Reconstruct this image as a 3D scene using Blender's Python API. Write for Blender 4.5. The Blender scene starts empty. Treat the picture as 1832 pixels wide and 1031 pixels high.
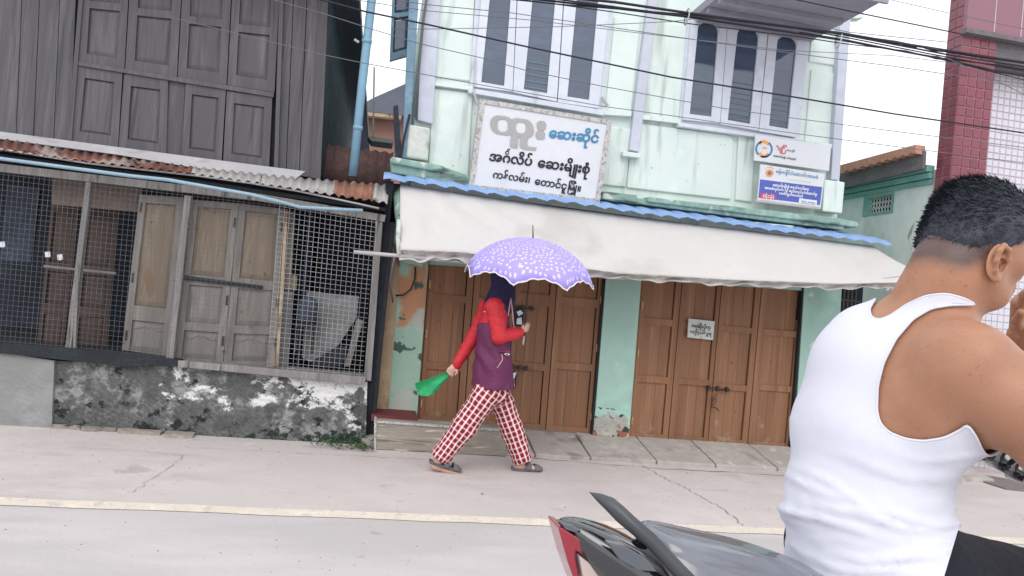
import bpy, math, random
import numpy as np
from mathutils import Vector, Matrix
from math import radians, sin, cos, pi, tan, sqrt
random.seed(7)
SC = bpy.context.scene
COL = SC.collection
# ------------------------------------------------------------------ camera
H = 1.45; FPX = 1300.0
_y, _p, _r = radians(10.4), radians(0.6), radians(5.5)
F0 = np.array([sin(_y)*cos(_p), cos(_y)*cos(_p), sin(_p)])
R0 = np.array([cos(_y), -sin(_y), 0.0]); U0 = np.cross(R0, F0)
XC = cos(_r)*R0 + sin(_r)*U0; YC = -sin(_r)*R0 + cos(_r)*U0
CAM = np.array([0.0, 0.0, H])
cd = bpy.data.cameras.new('street_camera'); cam = bpy.data.objects.new('street_camera', cd)
COL.objects.link(cam); SC.camera = cam
cd.sensor_width = 36.0; cd.lens = FPX/1832*36.0; cd.clip_start = .05; cd.clip_end = 600
cam.matrix_world = Matrix(((XC[0], YC[0], -F0[0], 0), (XC[1], YC[1], -F0[1], 0), (XC[2], YC[2], -F0[2], H), (0, 0, 0, 1)))
# ------------------------------------------------------------------ light
SC.view_settings.view_transform = 'Standard'; SC.view_settings.look = 'None'
SC.view_settings.exposure = 0.0; SC.view_settings.gamma = 1.0; SC.view_settings.use_curve_mapping = False
SUN_EL, SUN_AZ = radians(42), radians(196)        # azimuth measured from +Y towards +X; behind the camera
w = bpy.data.worlds.new('World'); SC.world = w; w.use_nodes = True
nt = w.node_tree; bg = nt.nodes['Background']
sky = nt.nodes.new('ShaderNodeTexSky'); sky.sky_type = 'NISHITA'; sky.sun_disc = False
sky.sun_elevation = SUN_EL; sky.sun_rotation = SUN_AZ
mx = nt.nodes.new('ShaderNodeMix'); mx.data_type = 'RGBA'
mx.inputs[0].default_value = 0.93                 # closed white cloud layer over the clear sky
mx.inputs[7].default_value = (12.2, 12.5, 13.1, 1)
nt.links.new(sky.outputs[0], mx.inputs[6]); nt.links.new(mx.outputs[2], bg.inputs[0])
bg.inputs[1].default_value = 0.115
sl = bpy.data.lights.new('sun', 'SUN'); sl.energy = 1.35; sl.angle = radians(40); sl.color = (1, .965, .92)
so = bpy.data.objects.new('sun', sl); COL.objects.link(so)
sd = Vector((sin(SUN_AZ)*cos(SUN_EL), cos(SUN_AZ)*cos(SUN_EL), sin(SUN_EL)))
so.rotation_euler = sd.to_track_quat('Z', 'Y').to_euler(); so.location = (0, 0, 20)
# ------------------------------------------------------------------ measuring the photograph
def ray(px, py): return F0 + XC*(px-916)/FPX + YC*(515.5-py)/FPX
def W(px, py, D):                    # point of the vertical plane y = D (parallel to the street) seen at a pixel
    r = ray(px, py); return CAM + r*(D/r[1])
def G(px, py, z=0.0):                # point of a horizontal plane
    r = ray(px, py); return CAM + r*((z-H)/r[2])
def XP(px, py, x):                   # point of a plane running away from the street
    r = ray(px, py); return CAM + r*(x/r[0])
def Q(px, py, d): return CAM + ray(px, py)*d     # point at a distance d along the view axis
# ------------------------------------------------------------------ materials
def srgb(r, g, b):
    f = lambda c: (c/255/12.92) if c/255 <= .04045 else ((c/255+.055)/1.055)**2.4
    return (f(r), f(g), f(b))
MATS = {}
def M(name, col, rough=.8, var=.18, vs=2.5, st=(1, 1, 1), bump=.25, bs=40, spots=(), metal=0, spec=.3,
      rnd=0, uv=False, coat=0, trans=0, bdist=.01, sheen=0):
    """col: base; var/vs: tonal noise and its scale; st: stretch of the coordinates; spots: (colour, scale, low, high, stretch)"""
    m = bpy.data.materials.new(name); m.use_nodes = True; MATS[name] = m
    n = m.node_tree; L = n.links; b = n.nodes['Principled BSDF']
    geo = n.nodes.new('ShaderNodeNewGeometry'); src = geo.outputs['Position']
    def noise(scale, st, det=5, off=0, dist=0, rgh=.5):
        mp = n.nodes.new('ShaderNodeMapping'); mp.inputs['Scale'].default_value = st; mp.inputs['Location'].default_value = (off, off*1.7, off*.3)
        L.new(src, mp.inputs[0]); t = n.nodes.new('ShaderNodeTexNoise'); t.inputs['Scale'].default_value = scale
        t.inputs['Detail'].default_value = det; t.inputs['Distortion'].default_value = dist; t.inputs['Roughness'].default_value = rgh; L.new(mp.outputs[0], t.inputs[0]); return t.outputs[0]
    def ramp(v, lo, hi):
        r = n.nodes.new('ShaderNodeMapRange'); r.inputs[1].default_value = lo; r.inputs[2].default_value = hi; r.interpolation_type = 'SMOOTHSTEP'
        L.new(v, r.inputs[0]); return r.outputs[0]
    def mix(f, a, c):
        x = n.nodes.new('ShaderNodeMix'); x.data_type = 'RGBA'
        L.new(f, x.inputs[0]) if not isinstance(f, float) else setattr(x.inputs[0], 'default_value', f)
        for s, v in ((6, a), (7, c)):
            if isinstance(v, tuple): x.inputs[s].default_value = (*v, 1)
            else: L.new(v, x.inputs[s])
        return x.outputs[2]
    lo = tuple(c*(1-var) for c in col); hi = tuple(min(1, c*(1+var)) for c in col)
    c = mix(ramp(noise(vs, st), .3, .7), lo, hi)
    c = mix(ramp(noise(vs*7, st, 6, 3), .35, .7), c, tuple(x*(1-var*.8) for x in col)) if var > 0 else c
    for k, s in enumerate(spots):     # an optional sixth value (gain, z0) makes the stain grow with height
        sc_, sst = s[1], (s[4] if len(s) > 4 else (1, 1, 1)); v = noise(sc_, sst, 10 if len(s) > 5 else 8, 11+5*k, .15 if len(s) > 5 else .3, .68 if len(s) > 5 else .5)
        if len(s) > 5:
            sx = n.nodes.new('ShaderNodeSeparateXYZ'); L.new(src, sx.inputs[0]); ma = n.nodes.new('ShaderNodeMath'); ma.operation = 'MULTIPLY_ADD'
            L.new(sx.outputs[2], ma.inputs[0]); ma.inputs[1].default_value = s[5][0]; ma.inputs[2].default_value = -s[5][0]*s[5][1]
            ad = n.nodes.new('ShaderNodeMath'); L.new(v, ad.inputs[0]); L.new(ma.outputs[0], ad.inputs[1]); v = ad.outputs[0]
            if len(s[5]) > 2:
                mb_ = n.nodes.new('ShaderNodeMath'); mb_.operation = 'MULTIPLY_ADD'; L.new(sx.outputs[0], mb_.inputs[0]); mb_.inputs[1].default_value = s[5][2]; mb_.inputs[2].default_value = -s[5][2]*s[5][3]
                ae = n.nodes.new('ShaderNodeMath'); L.new(v, ae.inputs[0]); L.new(mb_.outputs[0], ae.inputs[1]); v = ae.outputs[0]
        c = mix(ramp(v, s[2], s[3]), c, s[0])
    if rnd:
        oi = n.nodes.new('ShaderNodeObjectInfo'); hs = n.nodes.new('ShaderNodeHueSaturation')
        r = n.nodes.new('ShaderNodeMapRange'); r.inputs[3].default_value = 1-rnd; r.inputs[4].default_value = 1+rnd
        L.new(oi.outputs['Random'], r.inputs[0]); L.new(r.outputs[0], hs.inputs['Value']); L.new(c, hs.inputs['Color']); c = hs.outputs[0]
    L.new(c, b.inputs['Base Color'])
    b.inputs['Roughness'].default_value = rough; b.inputs['Metallic'].default_value = metal
    b.inputs['Specular IOR Level'].default_value = spec
    if coat: b.inputs['Coat Weight'].default_value = coat; b.inputs['Coat Roughness'].default_value = .05
    if bump:
        bn = n.nodes.new('ShaderNodeBump'); bn.inputs['Strength'].default_value = bump; bn.inputs['Distance'].default_value = bdist
        L.new(noise(bs, st, 8), bn.inputs['Height']); L.new(bn.outputs[0], b.inputs['Normal'])
    return m
# ------------------------------------------------------------------ meshes
class MB:
    def __init__(s): s.v = []; s.f = []
    def quad(s, a, b, c, d): i = len(s.v); s.v += [a, b, c, d]; s.f.append((i, i+1, i+2, i+3))
    def hexa(s, f4, b4):             # front loop and back loop of four corners each
        i = len(s.v); s.v += [np.array(x, float) for x in list(f4)+list(b4)]
        for q in ((0, 1, 2, 3), (7, 6, 5, 4), (0, 4, 5, 1), (1, 5, 6, 2), (2, 6, 7, 3), (3, 7, 4, 0)): s.f.append(tuple(i+k for k in q))
        return s
    def pris(s, pts, off):           # any outline, extruded by the vector off
        n = len(pts); i = len(s.v); off = np.array(off, float)
        s.v += [np.array(p, float) for p in pts]+[np.array(p, float)+off for p in pts]
        s.f.append(tuple(range(i, i+n))); s.f.append(tuple(range(i+2*n-1, i+n-1, -1)))
        for k in range(n): s.f.append((i+k, i+n+k, i+n+(k+1) % n, i+(k+1) % n))
        return s
    def slab(s, pp, D, th=.04):      # outline in pixels on the plane y = D, thickness away from the street
        return s.pris([W(x, y, D) for x, y in pp], (0, th, 0))
    def box(s, x0, x1, y0, y1, z0, z1):
        return s.hexa([(x0, y0, z1), (x1, y0, z1), (x1, y0, z0), (x0, y0, z0)], [(x0, y1, z1), (x1, y1, z1), (x1, y1, z0), (x0, y1, z0)])
    def tube(s, pts, r, n=8, cap=True):
        pts = [np.array(p, float) for p in pts]; rs = r if hasattr(r, '__len__') else [r]*len(pts); i0 = len(s.v)
        pu = None
        for k, p in enumerate(pts):
            t = pts[min(k+1, len(pts)-1)]-pts[max(k-1, 0)]; t = t/(np.linalg.norm(t)+1e-9)
            if pu is None:
                pu = np.cross(t, (0, 0, 1)) if abs(t[2]) < .9 else np.cross(t, (0, 1, 0))
            pu = pu-t*pu.dot(t); pu /= np.linalg.norm(pu); q = np.cross(t, pu)
            for j in range(n): a = 2*pi*j/n; s.v.append(p+rs[k]*(cos(a)*pu+sin(a)*q))
        for k in range(len(pts)-1):
            for j in range(n): a = i0+k*n+j; b = i0+k*n+(j+1) % n; s.f.append((a, b, b+n, a+n))
        if cap: s.f.append(tuple(i0+j for j in range(n-1, -1, -1))); e = i0+(len(pts)-1)*n; s.f.append(tuple(e+j for j in range(n)))
        return s
    def grid(s, rows, closed=False):
        i = len(s.v); nr, nc = len(rows), len(rows[0])
        for r in rows: s.v += [np.array(p, float) for p in r]
        for a in range(nr-1):
            for b in range(nc if closed else nc-1): c = (b+1) % nc; s.f.append((i+a*nc+b, i+a*nc+c, i+(a+1)*nc+c, i+(a+1)*nc+b))
        return s
    def ball(s, c, r, n=12, m=8):
        r = r if hasattr(r, '__len__') else (r, r, r)
        return s.grid([[np.array(c)+np.array((r[0]*sin(pi*a/m)*cos(2*pi*b/n), r[1]*sin(pi*a/m)*sin(2*pi*b/n), r[2]*cos(pi*a/m))) for b in range(n)] for a in range(m+1)], True)
    def build(s, name, mat, root=None, smooth=False, bevel=0, solid=0, kind=None, sub=0):
        me = bpy.data.meshes.new(name); V = np.array(s.v, float); o0 = np.zeros(3)
        r = root
        while r is not None: o0 = o0+np.array(r.location); r = r.parent
        loc = np.zeros(3)
        if root is None and len(V):
            loc = np.array([(V[:, 0].min()+V[:, 0].max())/2, (V[:, 1].min()+V[:, 1].max())/2, V[:, 2].min()]) if kind != 'structure' else loc
        me.from_pydata((V-o0-loc).tolist(), [], s.f); me.update()
        bmn = __import__('bmesh'); bm = bmn.new(); bm.from_mesh(me); bmn.ops.remove_doubles(bm, verts=bm.verts, dist=1e-6)
        bmn.ops.recalc_face_normals(bm, faces=bm.faces); bm.to_mesh(me); bm.free()
        if smooth: me.shade_smooth()
        me.materials.append(MATS[mat]); o = bpy.data.objects.new(name, me); COL.objects.link(o); o.location = loc
        if root is not None: o.parent = root
        if bevel: md = o.modifiers.new('bevel', 'BEVEL'); md.width = bevel; md.segments = 2; md.limit_method = 'ANGLE'
        if solid: md = o.modifiers.new('thickness', 'SOLIDIFY'); md.thickness = solid; md.offset = 0
        if sub: md = o.modifiers.new('smooth', 'SUBSURF'); md.levels = sub; md.render_levels = sub
        if kind: o['kind'] = kind
        return o
def thing(name, label, cat, loc, group=None):
    o = bpy.data.objects.new(name, None); COL.objects.link(o); o.location = tuple(float(c) for c in loc); o.empty_display_size = .1
    o['label'] = label; o['category'] = cat
    if group: o['group'] = group
    return o
def tag(o, label, cat, group=None):
    o['label'] = label; o['category'] = cat
    if group: o['group'] = group
    return o
def lerp(a, b, t): return a+(b-a)*t
def bil(c, u, v):                    # c = TL, TR, BR, BL;  v runs downwards
    c = [np.array(x, float) for x in c]; return lerp(lerp(c[0], c[1], u), lerp(c[3], c[2], u), v)
def pl(pts, x):                      # a polyline's y at x
    return float(np.interp(x, [p[0] for p in pts], [p[1] for p in pts]))
def cell(c, u0, u1, v0, v1): return [bil(c, u0, v0), bil(c, u1, v0), bil(c, u1, v1), bil(c, u0, v1)]
YV = np.array([0, 1.0, 0])
def leaf(root, name, c, D, cells, mat, pmat=None, u0=.13, u1=.87, th=.04, raised=.012, boards=0, label=None, pname='panel'):
    """a framed leaf of a door or shutter; c: corners in pixels, cells: (v0, v1) of its panels"""
    cw = [W(x, y, D) for x, y in c]
    mb = MB()
    for a, b in ((0, u0), (u1, 1)): q = cell(cw, a, b, 0, 1); mb.hexa(q, [p+YV*th for p in q])
    vs = [0]+[v for cc in cells for v in cc]+[1]
    for k in range(0, len(vs), 2):
        if vs[k+1]-vs[k] > .004: q = cell(cw, u0, u1, vs[k], vs[k+1]); q = [p+YV*.002 for p in q]; mb.hexa(q, [p+YV*(th-.004) for p in q])
    fr = mb.build(name, mat, root)
    if label: fr['label'] = label
    for v0, v1 in cells:
        q = cell(cw, u0, u1, v0, v1)
        if boards:
            for k in range(boards):
                a, b = u0+(u1-u0-.016)*k/boards, u0+(u1-u0-.016)*(k+1)/boards-.005
                qq = [p+YV*(.020+random.uniform(-.002, .002)) for p in cell(cw, a, b, v0, v1)]
                MB().hexa(qq, [p+YV*.012 for p in qq]).build('board', pmat or mat, fr)
        else:
            du, dv = .09, .09*(u1-u0)/max(.15, (v1-v0))*.5
            o_ = [p+YV*.024 for p in q]; i_ = [p+YV*(.024-raised) for p in cell(q, du*1.3, 1-du*1.3, dv, 1-dv)]
            m2 = MB(); m2.v += o_+i_+[p+YV*.008 for p in o_]
            m2.f += [(0, 1, 5, 4), (1, 2, 6, 5), (2, 3, 7, 6), (3, 0, 4, 7), (4, 5, 6, 7), (11, 10, 9, 8)]
            m2.build(pname, pmat or mat, fr)
    return fr
# ------------------------------------------------------------------ lettering (the flat print of the signs, as thin raised letters)
def text(root, items, p0, p1, D, mat, off=.0, th=.003, name='lettering', lean=None, skew=0):
    """items: list of (string, x, y, sx, sy) in text units; p0/p1: pixels of baseline start and end (0 .. total width)"""
    V = []; Fc = []
    for it in items:
        s, x, y, sx, sy = it
        cu = bpy.data.curves.new('letters', 'FONT'); cu.body = s; cu.offset = off; cu.resolution_u = 3
        ob = bpy.data.objects.new('letters', cu); COL.objects.link(ob); bpy.context.view_layer.update()
        me = ob.evaluated_get(bpy.context.evaluated_depsgraph_get()).to_mesh()
        i = len(V); V += [(v.co.x*sx+x, v.co.y*sy+y) for v in me.vertices]; Fc += [tuple(i+k for k in p.vertices) for p in me.polygons]
        bpy.data.objects.remove(ob); bpy.data.curves.remove(cu)
    V = np.array(V); xmin, xmax = V[:, 0].min(), V[:, 0].max()
    a, b = W(*p0, D), W(*p1, D); ex = (b-a)/(xmax-xmin); up = lean if lean is not None else np.array([.045, 0, 1.0])
    ez = up/np.linalg.norm(up)*np.linalg.norm(ex)
    mb = MB(); n = len(V); par = list(range(n))                      # every glyph a hair above the one it touches
    def fd(i):
        while par[i] != i: par[i] = par[par[i]]; i = par[i]
        return i
    for f in Fc:
        for i in f[1:]: par[fd(i)] = fd(f[0])
    ids = {}; lay = [ids.setdefault(fd(i), len(ids)) % 5 for i in range(n)]
    mb.v = [a+ex*(V[i][0]-xmin)+ez*V[i][1]-YV*(th+.0005*lay[i]) for i in range(n)]; mb.f = list(Fc)
    return mb.build(name, mat, root)
# ------------------------------------------------------------------ materials of the place
M('concrete_ground', (.57, .51, .495), .9, .07, .5, bump=.35, bs=60, spots=[((.45, .41, .395), 1.1, .56, .8, (1, 2.2, 1)), ((.62, .57, .56), 6, .6, .8), ((.33, .30, .285), 60, .67, .75), ((.51, .46, .445), .7, .54, .62, (.8, 1.6, 1)), ((.44, .40, .385), 4, .64, .74), ((.50, .455, .44), 14, .62, .7)])
M('road_surface', (.56, .52, .52), .88, .06, .6, st=(.5, 1.6, 1), bump=.5, bs=120, spots=[((.48, .445, .44), 1.5, .52, .8, (.4, 2, 1)), ((.56, .53, .52), 40, .6, .75), ((.36, .335, .325), 70, .66, .74), ((.50, .465, .455), .8, .55, .64, (.5, 1.4, 1)), ((.47, .44, .435), 1.6, .54, .72, (.06, 1.3, 1)), ((.38, .355, .35), 5, .70, .76)])
M('line_paint', (.74, .66, .555), .8, .08, 4, bump=.2, bs=100, spots=[((.57, .51, .47), 9, .56, .70), ((.55, .50, .48), 45, .56, .68)])
M('slab_concrete', (.42, .38, .355), .9, .14, 1.6, bump=.5, bs=50, rnd=.05, spots=[((.22, .2, .18), 3, .56, .75), ((.55, .5, .46), 9, .6, .75)])
M('step_cement', (.33, .295, .255), .9, .16, 3, st=(.5, 1, 5), bump=.5, bs=30, spots=[((.17, .13, .10), 3, .54, .66, (.35, 1, 7)), ((.6, .55, .48), 8, .58, .7, (.4, 1, 4))])
M('maroon_paint', (.16, .035, .04), .7, .2, 6, bump=.3)
M('low_wall', (.12, .122, .12), .95, .35, 9, bump=.45, bs=45, bdist=.01, spots=[((.27, .27, .265), 4, .50, .60, (1, 1, 1), (.10, .35)), ((.66, .66, .65), 2.6, .55, .60, (1, 1, 1.3), (.38, .42, .085, -1.25)), ((.12, .125, .12), 9, .56, .62, (1, 1, 1), (-.1, .4)), ((.025, .028, .028), 7, .575, .63, (1, 1, 1.2), (-.10, .4)), ((.02, .035, .025), 10, .60, .68, (1, 1, 1), (-.9, .14, .12, -.8))])
M('cement_smooth', (.27, .27, .27), .9, .16, 1.2, bump=.3, bs=25, spots=[((.13, .13, .135), 2.2, .55, .75)])
M('old_boards', (.108, .104, .113), .75, .26, .9, st=(7, 7, .35), bump=.45, bs=14, spec=.35, rnd=.10, spots=[((.20, .17, .165), 1.4, .58, .85, (5, 5, .4)), ((.06, .06, .07), 2.5, .56, .74, (9, 9, .4))])
M('old_shutter', (.102, .096, .106), .7, .22, .9, st=(7, 7, .4), bump=.4, bs=14, spec=.4, rnd=.06, spots=[((.19, .175, .17), 1.3, .6, .85, (5, 5, .6)), ((.055, .05, .06), 2.5, .58, .74, (8, 8, .5))])
M('weathered_post', (.25, .235, .23), .9, .25, 2, st=(6, 6, .5), bump=.5, bs=16, spots=[((.09, .085, .085), 3, .55, .7, (6, 6, .6))])
M('grey_leaf', (.225, .208, .192), .85, .20, 1.4, st=(6, 6, .5), bump=.35, bs=14, spots=[((.155, .135, .12), 2.4, .55, .75, (4, 4, .5)), ((.31, .295, .28), 3, .6, .8, (3, 3, .6)), ((.10, .085, .075), 14, .66, .74)])
M('tan_panel', (.215, .172, .132), .85, .20, 1.6, st=(6, 6, .5), bump=.3, bs=14, spots=[((.19, .13, .085), 3.0, .58, .74, (3, 3, .8)), ((.09, .06, .045), 16, .66, .72, (1, 1, .6))])
M('plywood', (.19, .15, .13), .85, .15, 1.4, st=(3, 3, .8), bump=.2)
M('house_door', (.075, .052, .045), .7, .25, 1.6, st=(5, 5, .6), bump=.3, bs=14, spots=[((.11, .05, .045), 1.8, .58, .8)])
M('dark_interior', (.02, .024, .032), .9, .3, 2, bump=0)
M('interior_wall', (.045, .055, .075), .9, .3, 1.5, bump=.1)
M('interior_board', (.22, .22, .22), .85, .25, 2.0, bump=.2, spots=[((.16, .16, .16), 3, .55, .7)])
M('mesh_wire_dark', (.15, .15, .165), .6, .25, 6, bump=0, metal=.2)
M('mesh_wire', (.40, .40, .42), .5, .25, 6, bump=0, metal=.3)
M('tin_flashing', (.42, .41, .42), .55, .10, 2, bump=.25, bs=20, spots=[((.30, .29, .29), 4, .58, .75, (1, 1, 3))])
M('tin_rust_red', (.20, .085, .065), .85, .35, 4, bump=.4, bs=30, spots=[((.33, .27, .24), 3, .52, .66), ((.06, .035, .03), 6, .58, .68)])
M('tin_pale', (.39, .375, .36), .6, .15, 4, bump=.3, bs=30, spots=[((.24, .21, .19), 4, .56, .68), ((.19, .10, .07), 6, .62, .72)])
M('tin_rust_orange', (.29, .14, .095), .85, .3, 5, bump=.4, bs=30, spots=[((.50, .40, .34), 5, .55, .65), ((.16, .07, .04), 8, .58, .68)])
M('brown_sheet', (.10, .058, .055), .8, .3, 3, bump=.3)
M('pipe_blue', (.21, .38, .50), .45, .10, 3, bump=.1, spots=[((.13, .25, .34), 2.5, .58, .8)])
M('pipe_blue_dull', (.17, .27, .36), .6, .2, 3, bump=.1)
M('pvc_pale', (.27, .39, .48), .4, .10, 4, bump=.05)
M('near_black', (.022, .026, .032), .7, .3, 5, bump=.4)
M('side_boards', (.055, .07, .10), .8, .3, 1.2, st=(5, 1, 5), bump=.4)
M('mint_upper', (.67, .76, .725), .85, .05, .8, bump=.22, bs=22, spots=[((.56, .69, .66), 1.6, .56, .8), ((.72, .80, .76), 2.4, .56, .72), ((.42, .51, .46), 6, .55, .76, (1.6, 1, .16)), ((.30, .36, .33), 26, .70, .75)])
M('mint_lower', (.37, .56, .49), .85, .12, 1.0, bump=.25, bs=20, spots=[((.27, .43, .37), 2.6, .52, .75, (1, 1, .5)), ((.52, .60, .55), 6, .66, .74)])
M('mint_worn', (.34, .50, .41), .9, .14, 1.5, bump=.5, bs=16, spots=[((.46, .24, .14), 2.2, .50, .60), ((.42, .44, .40), 3.1, .54, .62), ((.06, .11, .09), 6.5, .60, .645)])
M('brick_plaster', (.42, .42, .38), .95, .2, 5, bump=.9, bs=18, bdist=.02, spots=[((.36, .58, .50), 5, .5, .56, (1, 1, 1), (1.6, .30)), ((.30, .12, .08), 5, .57, .61, (1, 1, 1.5), (-.5, .25)), ((.05, .055, .05), 13, .58, .62)])
M('pillar_edge', (.45, .33, .22), .9, .15, 3, bump=.4, spots=[((.18, .12, .08), 5, .55, .66, (1, 1, .4))])
M('lilac_trim', (.52, .555, .64), .8, .08, 1.5, bump=.15, spots=[((.36, .39, .44), 4, .60, .75, (1, 1, .3))])
M('window_frame', (.62, .66, .73), .7, .07, 2, bump=.1, spots=[((.42, .44, .49), 5, .62, .76, (1, 1, .3))])
M('ledge_green', (.27, .41, .35), .9, .25, 2, bump=.6, bs=20, spots=[((.10, .14, .12), 4, .54, .66, (.6, 1, 2)), ((.55, .57, .50), 6, .58, .68)])
M('stone_block', (.57, .60, .56), .9, .1, 3, bump=.3, spots=[((.36, .38, .35), 6, .58, .7)])
M('glass_dark', (.055, .08, .13), .05, .2, 1.2, st=(1, 1, 3), bump=.06, bs=5, spec=1.0, coat=.3)
M('pane_reflection', (.14, .19, .23), .6, .1, 3, bump=0)
M('soffit', (.30, .29, .34), .85, .1, 2, bump=.15)
M('blue_sheet', (.25, .39, .66), .5, .1, 3, bump=.15, spots=[((.20, .32, .55), 5, .6, .72), ((.5, .62, .85), 7, .62, .74)])
M('canvas', (.57, .55, .53), .85, .025, 1.3, bump=.25, bs=9, bdist=.02, spots=[((.49, .465, .435), 1.8, .52, .75, (1, 1, .5)), ((.56, .53, .49), 14, .69, .76), ((.50, .475, .45), .9, .60, .78, (3, 1, .5))])
M('canvas_hem_shaded', (.50, .475, .45), .9, .15, 5, bump=.6, bs=14, spots=[((.30, .27, .25), 4, .55, .72)])  # darker than the canvas: shade of the curled-under hem is in the colour
M('brown_door', (.26, .128, .068), .62, .14, 1.1, st=(9, 9, .4), bump=.22, bs=12, spec=.35, rnd=.09, spots=[((.17, .078, .042), 1.6, .52, .8, (8, 8, .4)), ((.31, .18, .115), 2.2, .56, .8, (8, 8, .4)), ((.33, .24, .18), 3, .58, .74, (1.5, 1, 2), (-.28, .28)), ((.09, .05, .035), 24, .68, .74)])
M('door_edge', (.20, .09, .045), .7, .15, 2, st=(6, 6, .4), bump=.2)
M('iron', (.06, .055, .055), .5, .3, 8, bump=.2, metal=.5)
M('brass', (.45, .33, .16), .5, .2, 8, bump=.1, metal=.5)
M('sign_white', (.64, .66, .70), .55, .025, 2, bump=.05, spots=[((.57, .59, .62), 3, .6, .8)])
M('sign_edge', (.52, .51, .49), .85, .2, 12, bump=.7, bs=60, spots=[((.30, .29, .29), 40, .52, .6)])
M('ink_grey', (.36, .355, .35), .6, .04, 2, bump=0); M('ink_black', (.02, .018, .03), .6, .1, 2, bump=0)
M('ink_blue', (.05, .23, .42), .6, .1, 2, bump=0); M('ink_red', (.62, .06, .07), .6, .1, 2, bump=0)
M('print_blue', (.085, .12, .42), .5, .06, 2, bump=0); M('print_white', (.72, .74, .80), .6, .05, 2, bump=0)
M('print_orange', (.75, .36, .12), .6, .1, 2, bump=0); M('print_green', (.45, .65, .45), .6, .1, 2, bump=0)
M('vent_green', (.20, .42, .38), .8, .15, 3, bump=.2)
M('tile_maroon', (.215, .055, .078), .22, .10, 3, bump=.02, spec=.5, rnd=.13)
M('tile_white', (.62, .61, .67), .2, .03, 3, bump=.02, spec=.5, rnd=.03)
M('grout', (.50, .42, .44), .9, .1, 4, bump=.1)
M('grout_maroon', (.36, .20, .23), .9, .1, 4, bump=.1)
M('render_pink', (.29, .15, .185), .6, .06, 1.5, bump=.1)
M('alley_wall', (.70, .76, .735), .9, .08, 1.2, bump=.3, bs=20, spots=[((.52, .58, .55), 2, .52, .72, (1, 1, .4)), ((.30, .34, .32), 6, .66, .74, (1, 1, .5))])
M('roof_rust', (.52, .27, .20), .8, .2, 3, bump=.3)
M('gable_grey', (.17, .155, .165), .85, .2, 3, bump=.2)
M('cable_black', (.02, .02, .028), .5, .1, 5, bump=0); M('cable_grey', (.14, .14, .15), .5, .1, 5, bump=0)
M('weeds', (.07, .13, .05), .7, .35, 9, bump=0)
M('rubble', (.30, .26, .225), .95, .2, 6, bump=.7, bs=25, rnd=.2)
M('far_wall', (.30, .17, .13), .9, .1, 1, bump=.1); M('far_roof', (.13, .14, .18), .9, .1, 1, bump=.1)
M('sky_grey_plank', (.40, .41, .45), .8, .12, 2, st=(5, 5, .5), bump=.2)
M('crack', (.21, .185, .17), .95, .1, 9, bump=0)

# ------------------------------------------------------------------ ground
def struct(name, mb, mat, **k): o = mb.build(name, mat, None, kind='structure', **k); return o
mb = MB(); mb.quad((-150, -60, 0), (150, -60, 0), (150, 150, 0), (-150, 150, 0)); struct('ground', mb, 'concrete_ground')
YL = (G(0, 897)[1]+G(1410, 955)[1])/2
mb = MB(); mb.quad((-150, -9, .004), (150, -9, .004), (150, YL+.02, .004), (-150, YL+.02, .004)); struct('road', mb, 'road_surface')
mb = MB(); n = 220; rows = [[], []]
for k in range(n+1):
    x = -20+45*k/n; rows[0].append((x, YL-.068+random.uniform(-.008, .008), .008)); rows[1].append((x, YL+.068+random.uniform(-.008, .008), .008))
mb.grid(rows); struct('road_line', mb, 'line_paint')
# fine cracks in the concrete shoulder: hairline trenches filled with dirt
def crack(pts, wd, seed=0):
    rr = random.Random(seed); a = []; b = []
    P = [G(x, y, .0045) for x, y in pts]
    for k in range(len(P)-1):
        for t in np.linspace(0, 1, 14)[:-1 if k < len(P)-2 else None]:
            p = lerp(P[k], P[k+1], t); d = P[k+1]-P[k]; d /= np.linalg.norm(d); s = np.array((-d[1], d[0], 0))
            p = p+s*rr.uniform(-.02, .02); ww = wd*rr.uniform(.3, 1.2); a.append(p-s*ww); b.append(p+s*ww)
    m = MB().grid([a, b]); return struct('ground_crack', m, 'crack')
crack([(1150, 833), (1195, 858), (1230, 875), (1290, 908), (1330, 940)], .004, 1)
crack([(330, 800), (560, 812), (760, 822)], .0022, 2)
crack([(235, 880), (300, 840), (330, 815)], .002, 3); crack([(120, 800), (240, 806), (330, 815)], .002, 4)
crack([(930, 818), (1180, 838), (1419, 851)], .006, 5)

# ------------------------------------------------------------------ apron of concrete slabs before the shop doors
AF = G(1080, 826)[1]; DD = 7.06                                        # apron front, door plane
root = thing('concrete_apron', 'sloping apron of worn concrete slabs in front of the brown shop doors', 'apron', (2.4, AF, 0))
zb, zf = .14, .035
jx = [-.02]+[G(x, y, .09)[0] for x, y in ((835, 781), (945, 787), (1050, 801), (1163, 806), (1272, 815), (1382, 822))]
jx += [jx[-1]+.82*k for k in (1, 2, 3)]
rr = random.Random(4)
for a, b in zip(jx[:-1], jx[1:]):
    g = .007; d1, d2 = rr.uniform(-.006, .006), rr.uniform(-.006, .006)
    top = [(a+g, DD, zb+d1), (b-g, DD, zb+d1*.4), (b-g, AF, zf+d2), (a+g, AF, zf+d2*.3)]
    mb = MB().hexa(top, [(x, y, -.05) for x, y, z in top]); mb.build('slab', 'slab_concrete', root, bevel=.008)
mb = MB().box(jx[0], jx[-1], AF+.02, DD+.4, -.06, .03); mb.build('bedding', 'crack', root)
st = thing('cement_step', 'streaky cement step with pale edging at the left end of the apron', 'step', (.6, AF, 0))
D_ = AF-.03
c = [W(672, 755, D_), W(905, 771, D_), W(905, 815, D_), W(672, 803, D_)]
c[2][2] = c[3][2] = 0
MB().hexa(c, [p+YV*.30 for p in c]).build('block', 'step_cement', st, bevel=.01)
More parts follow.
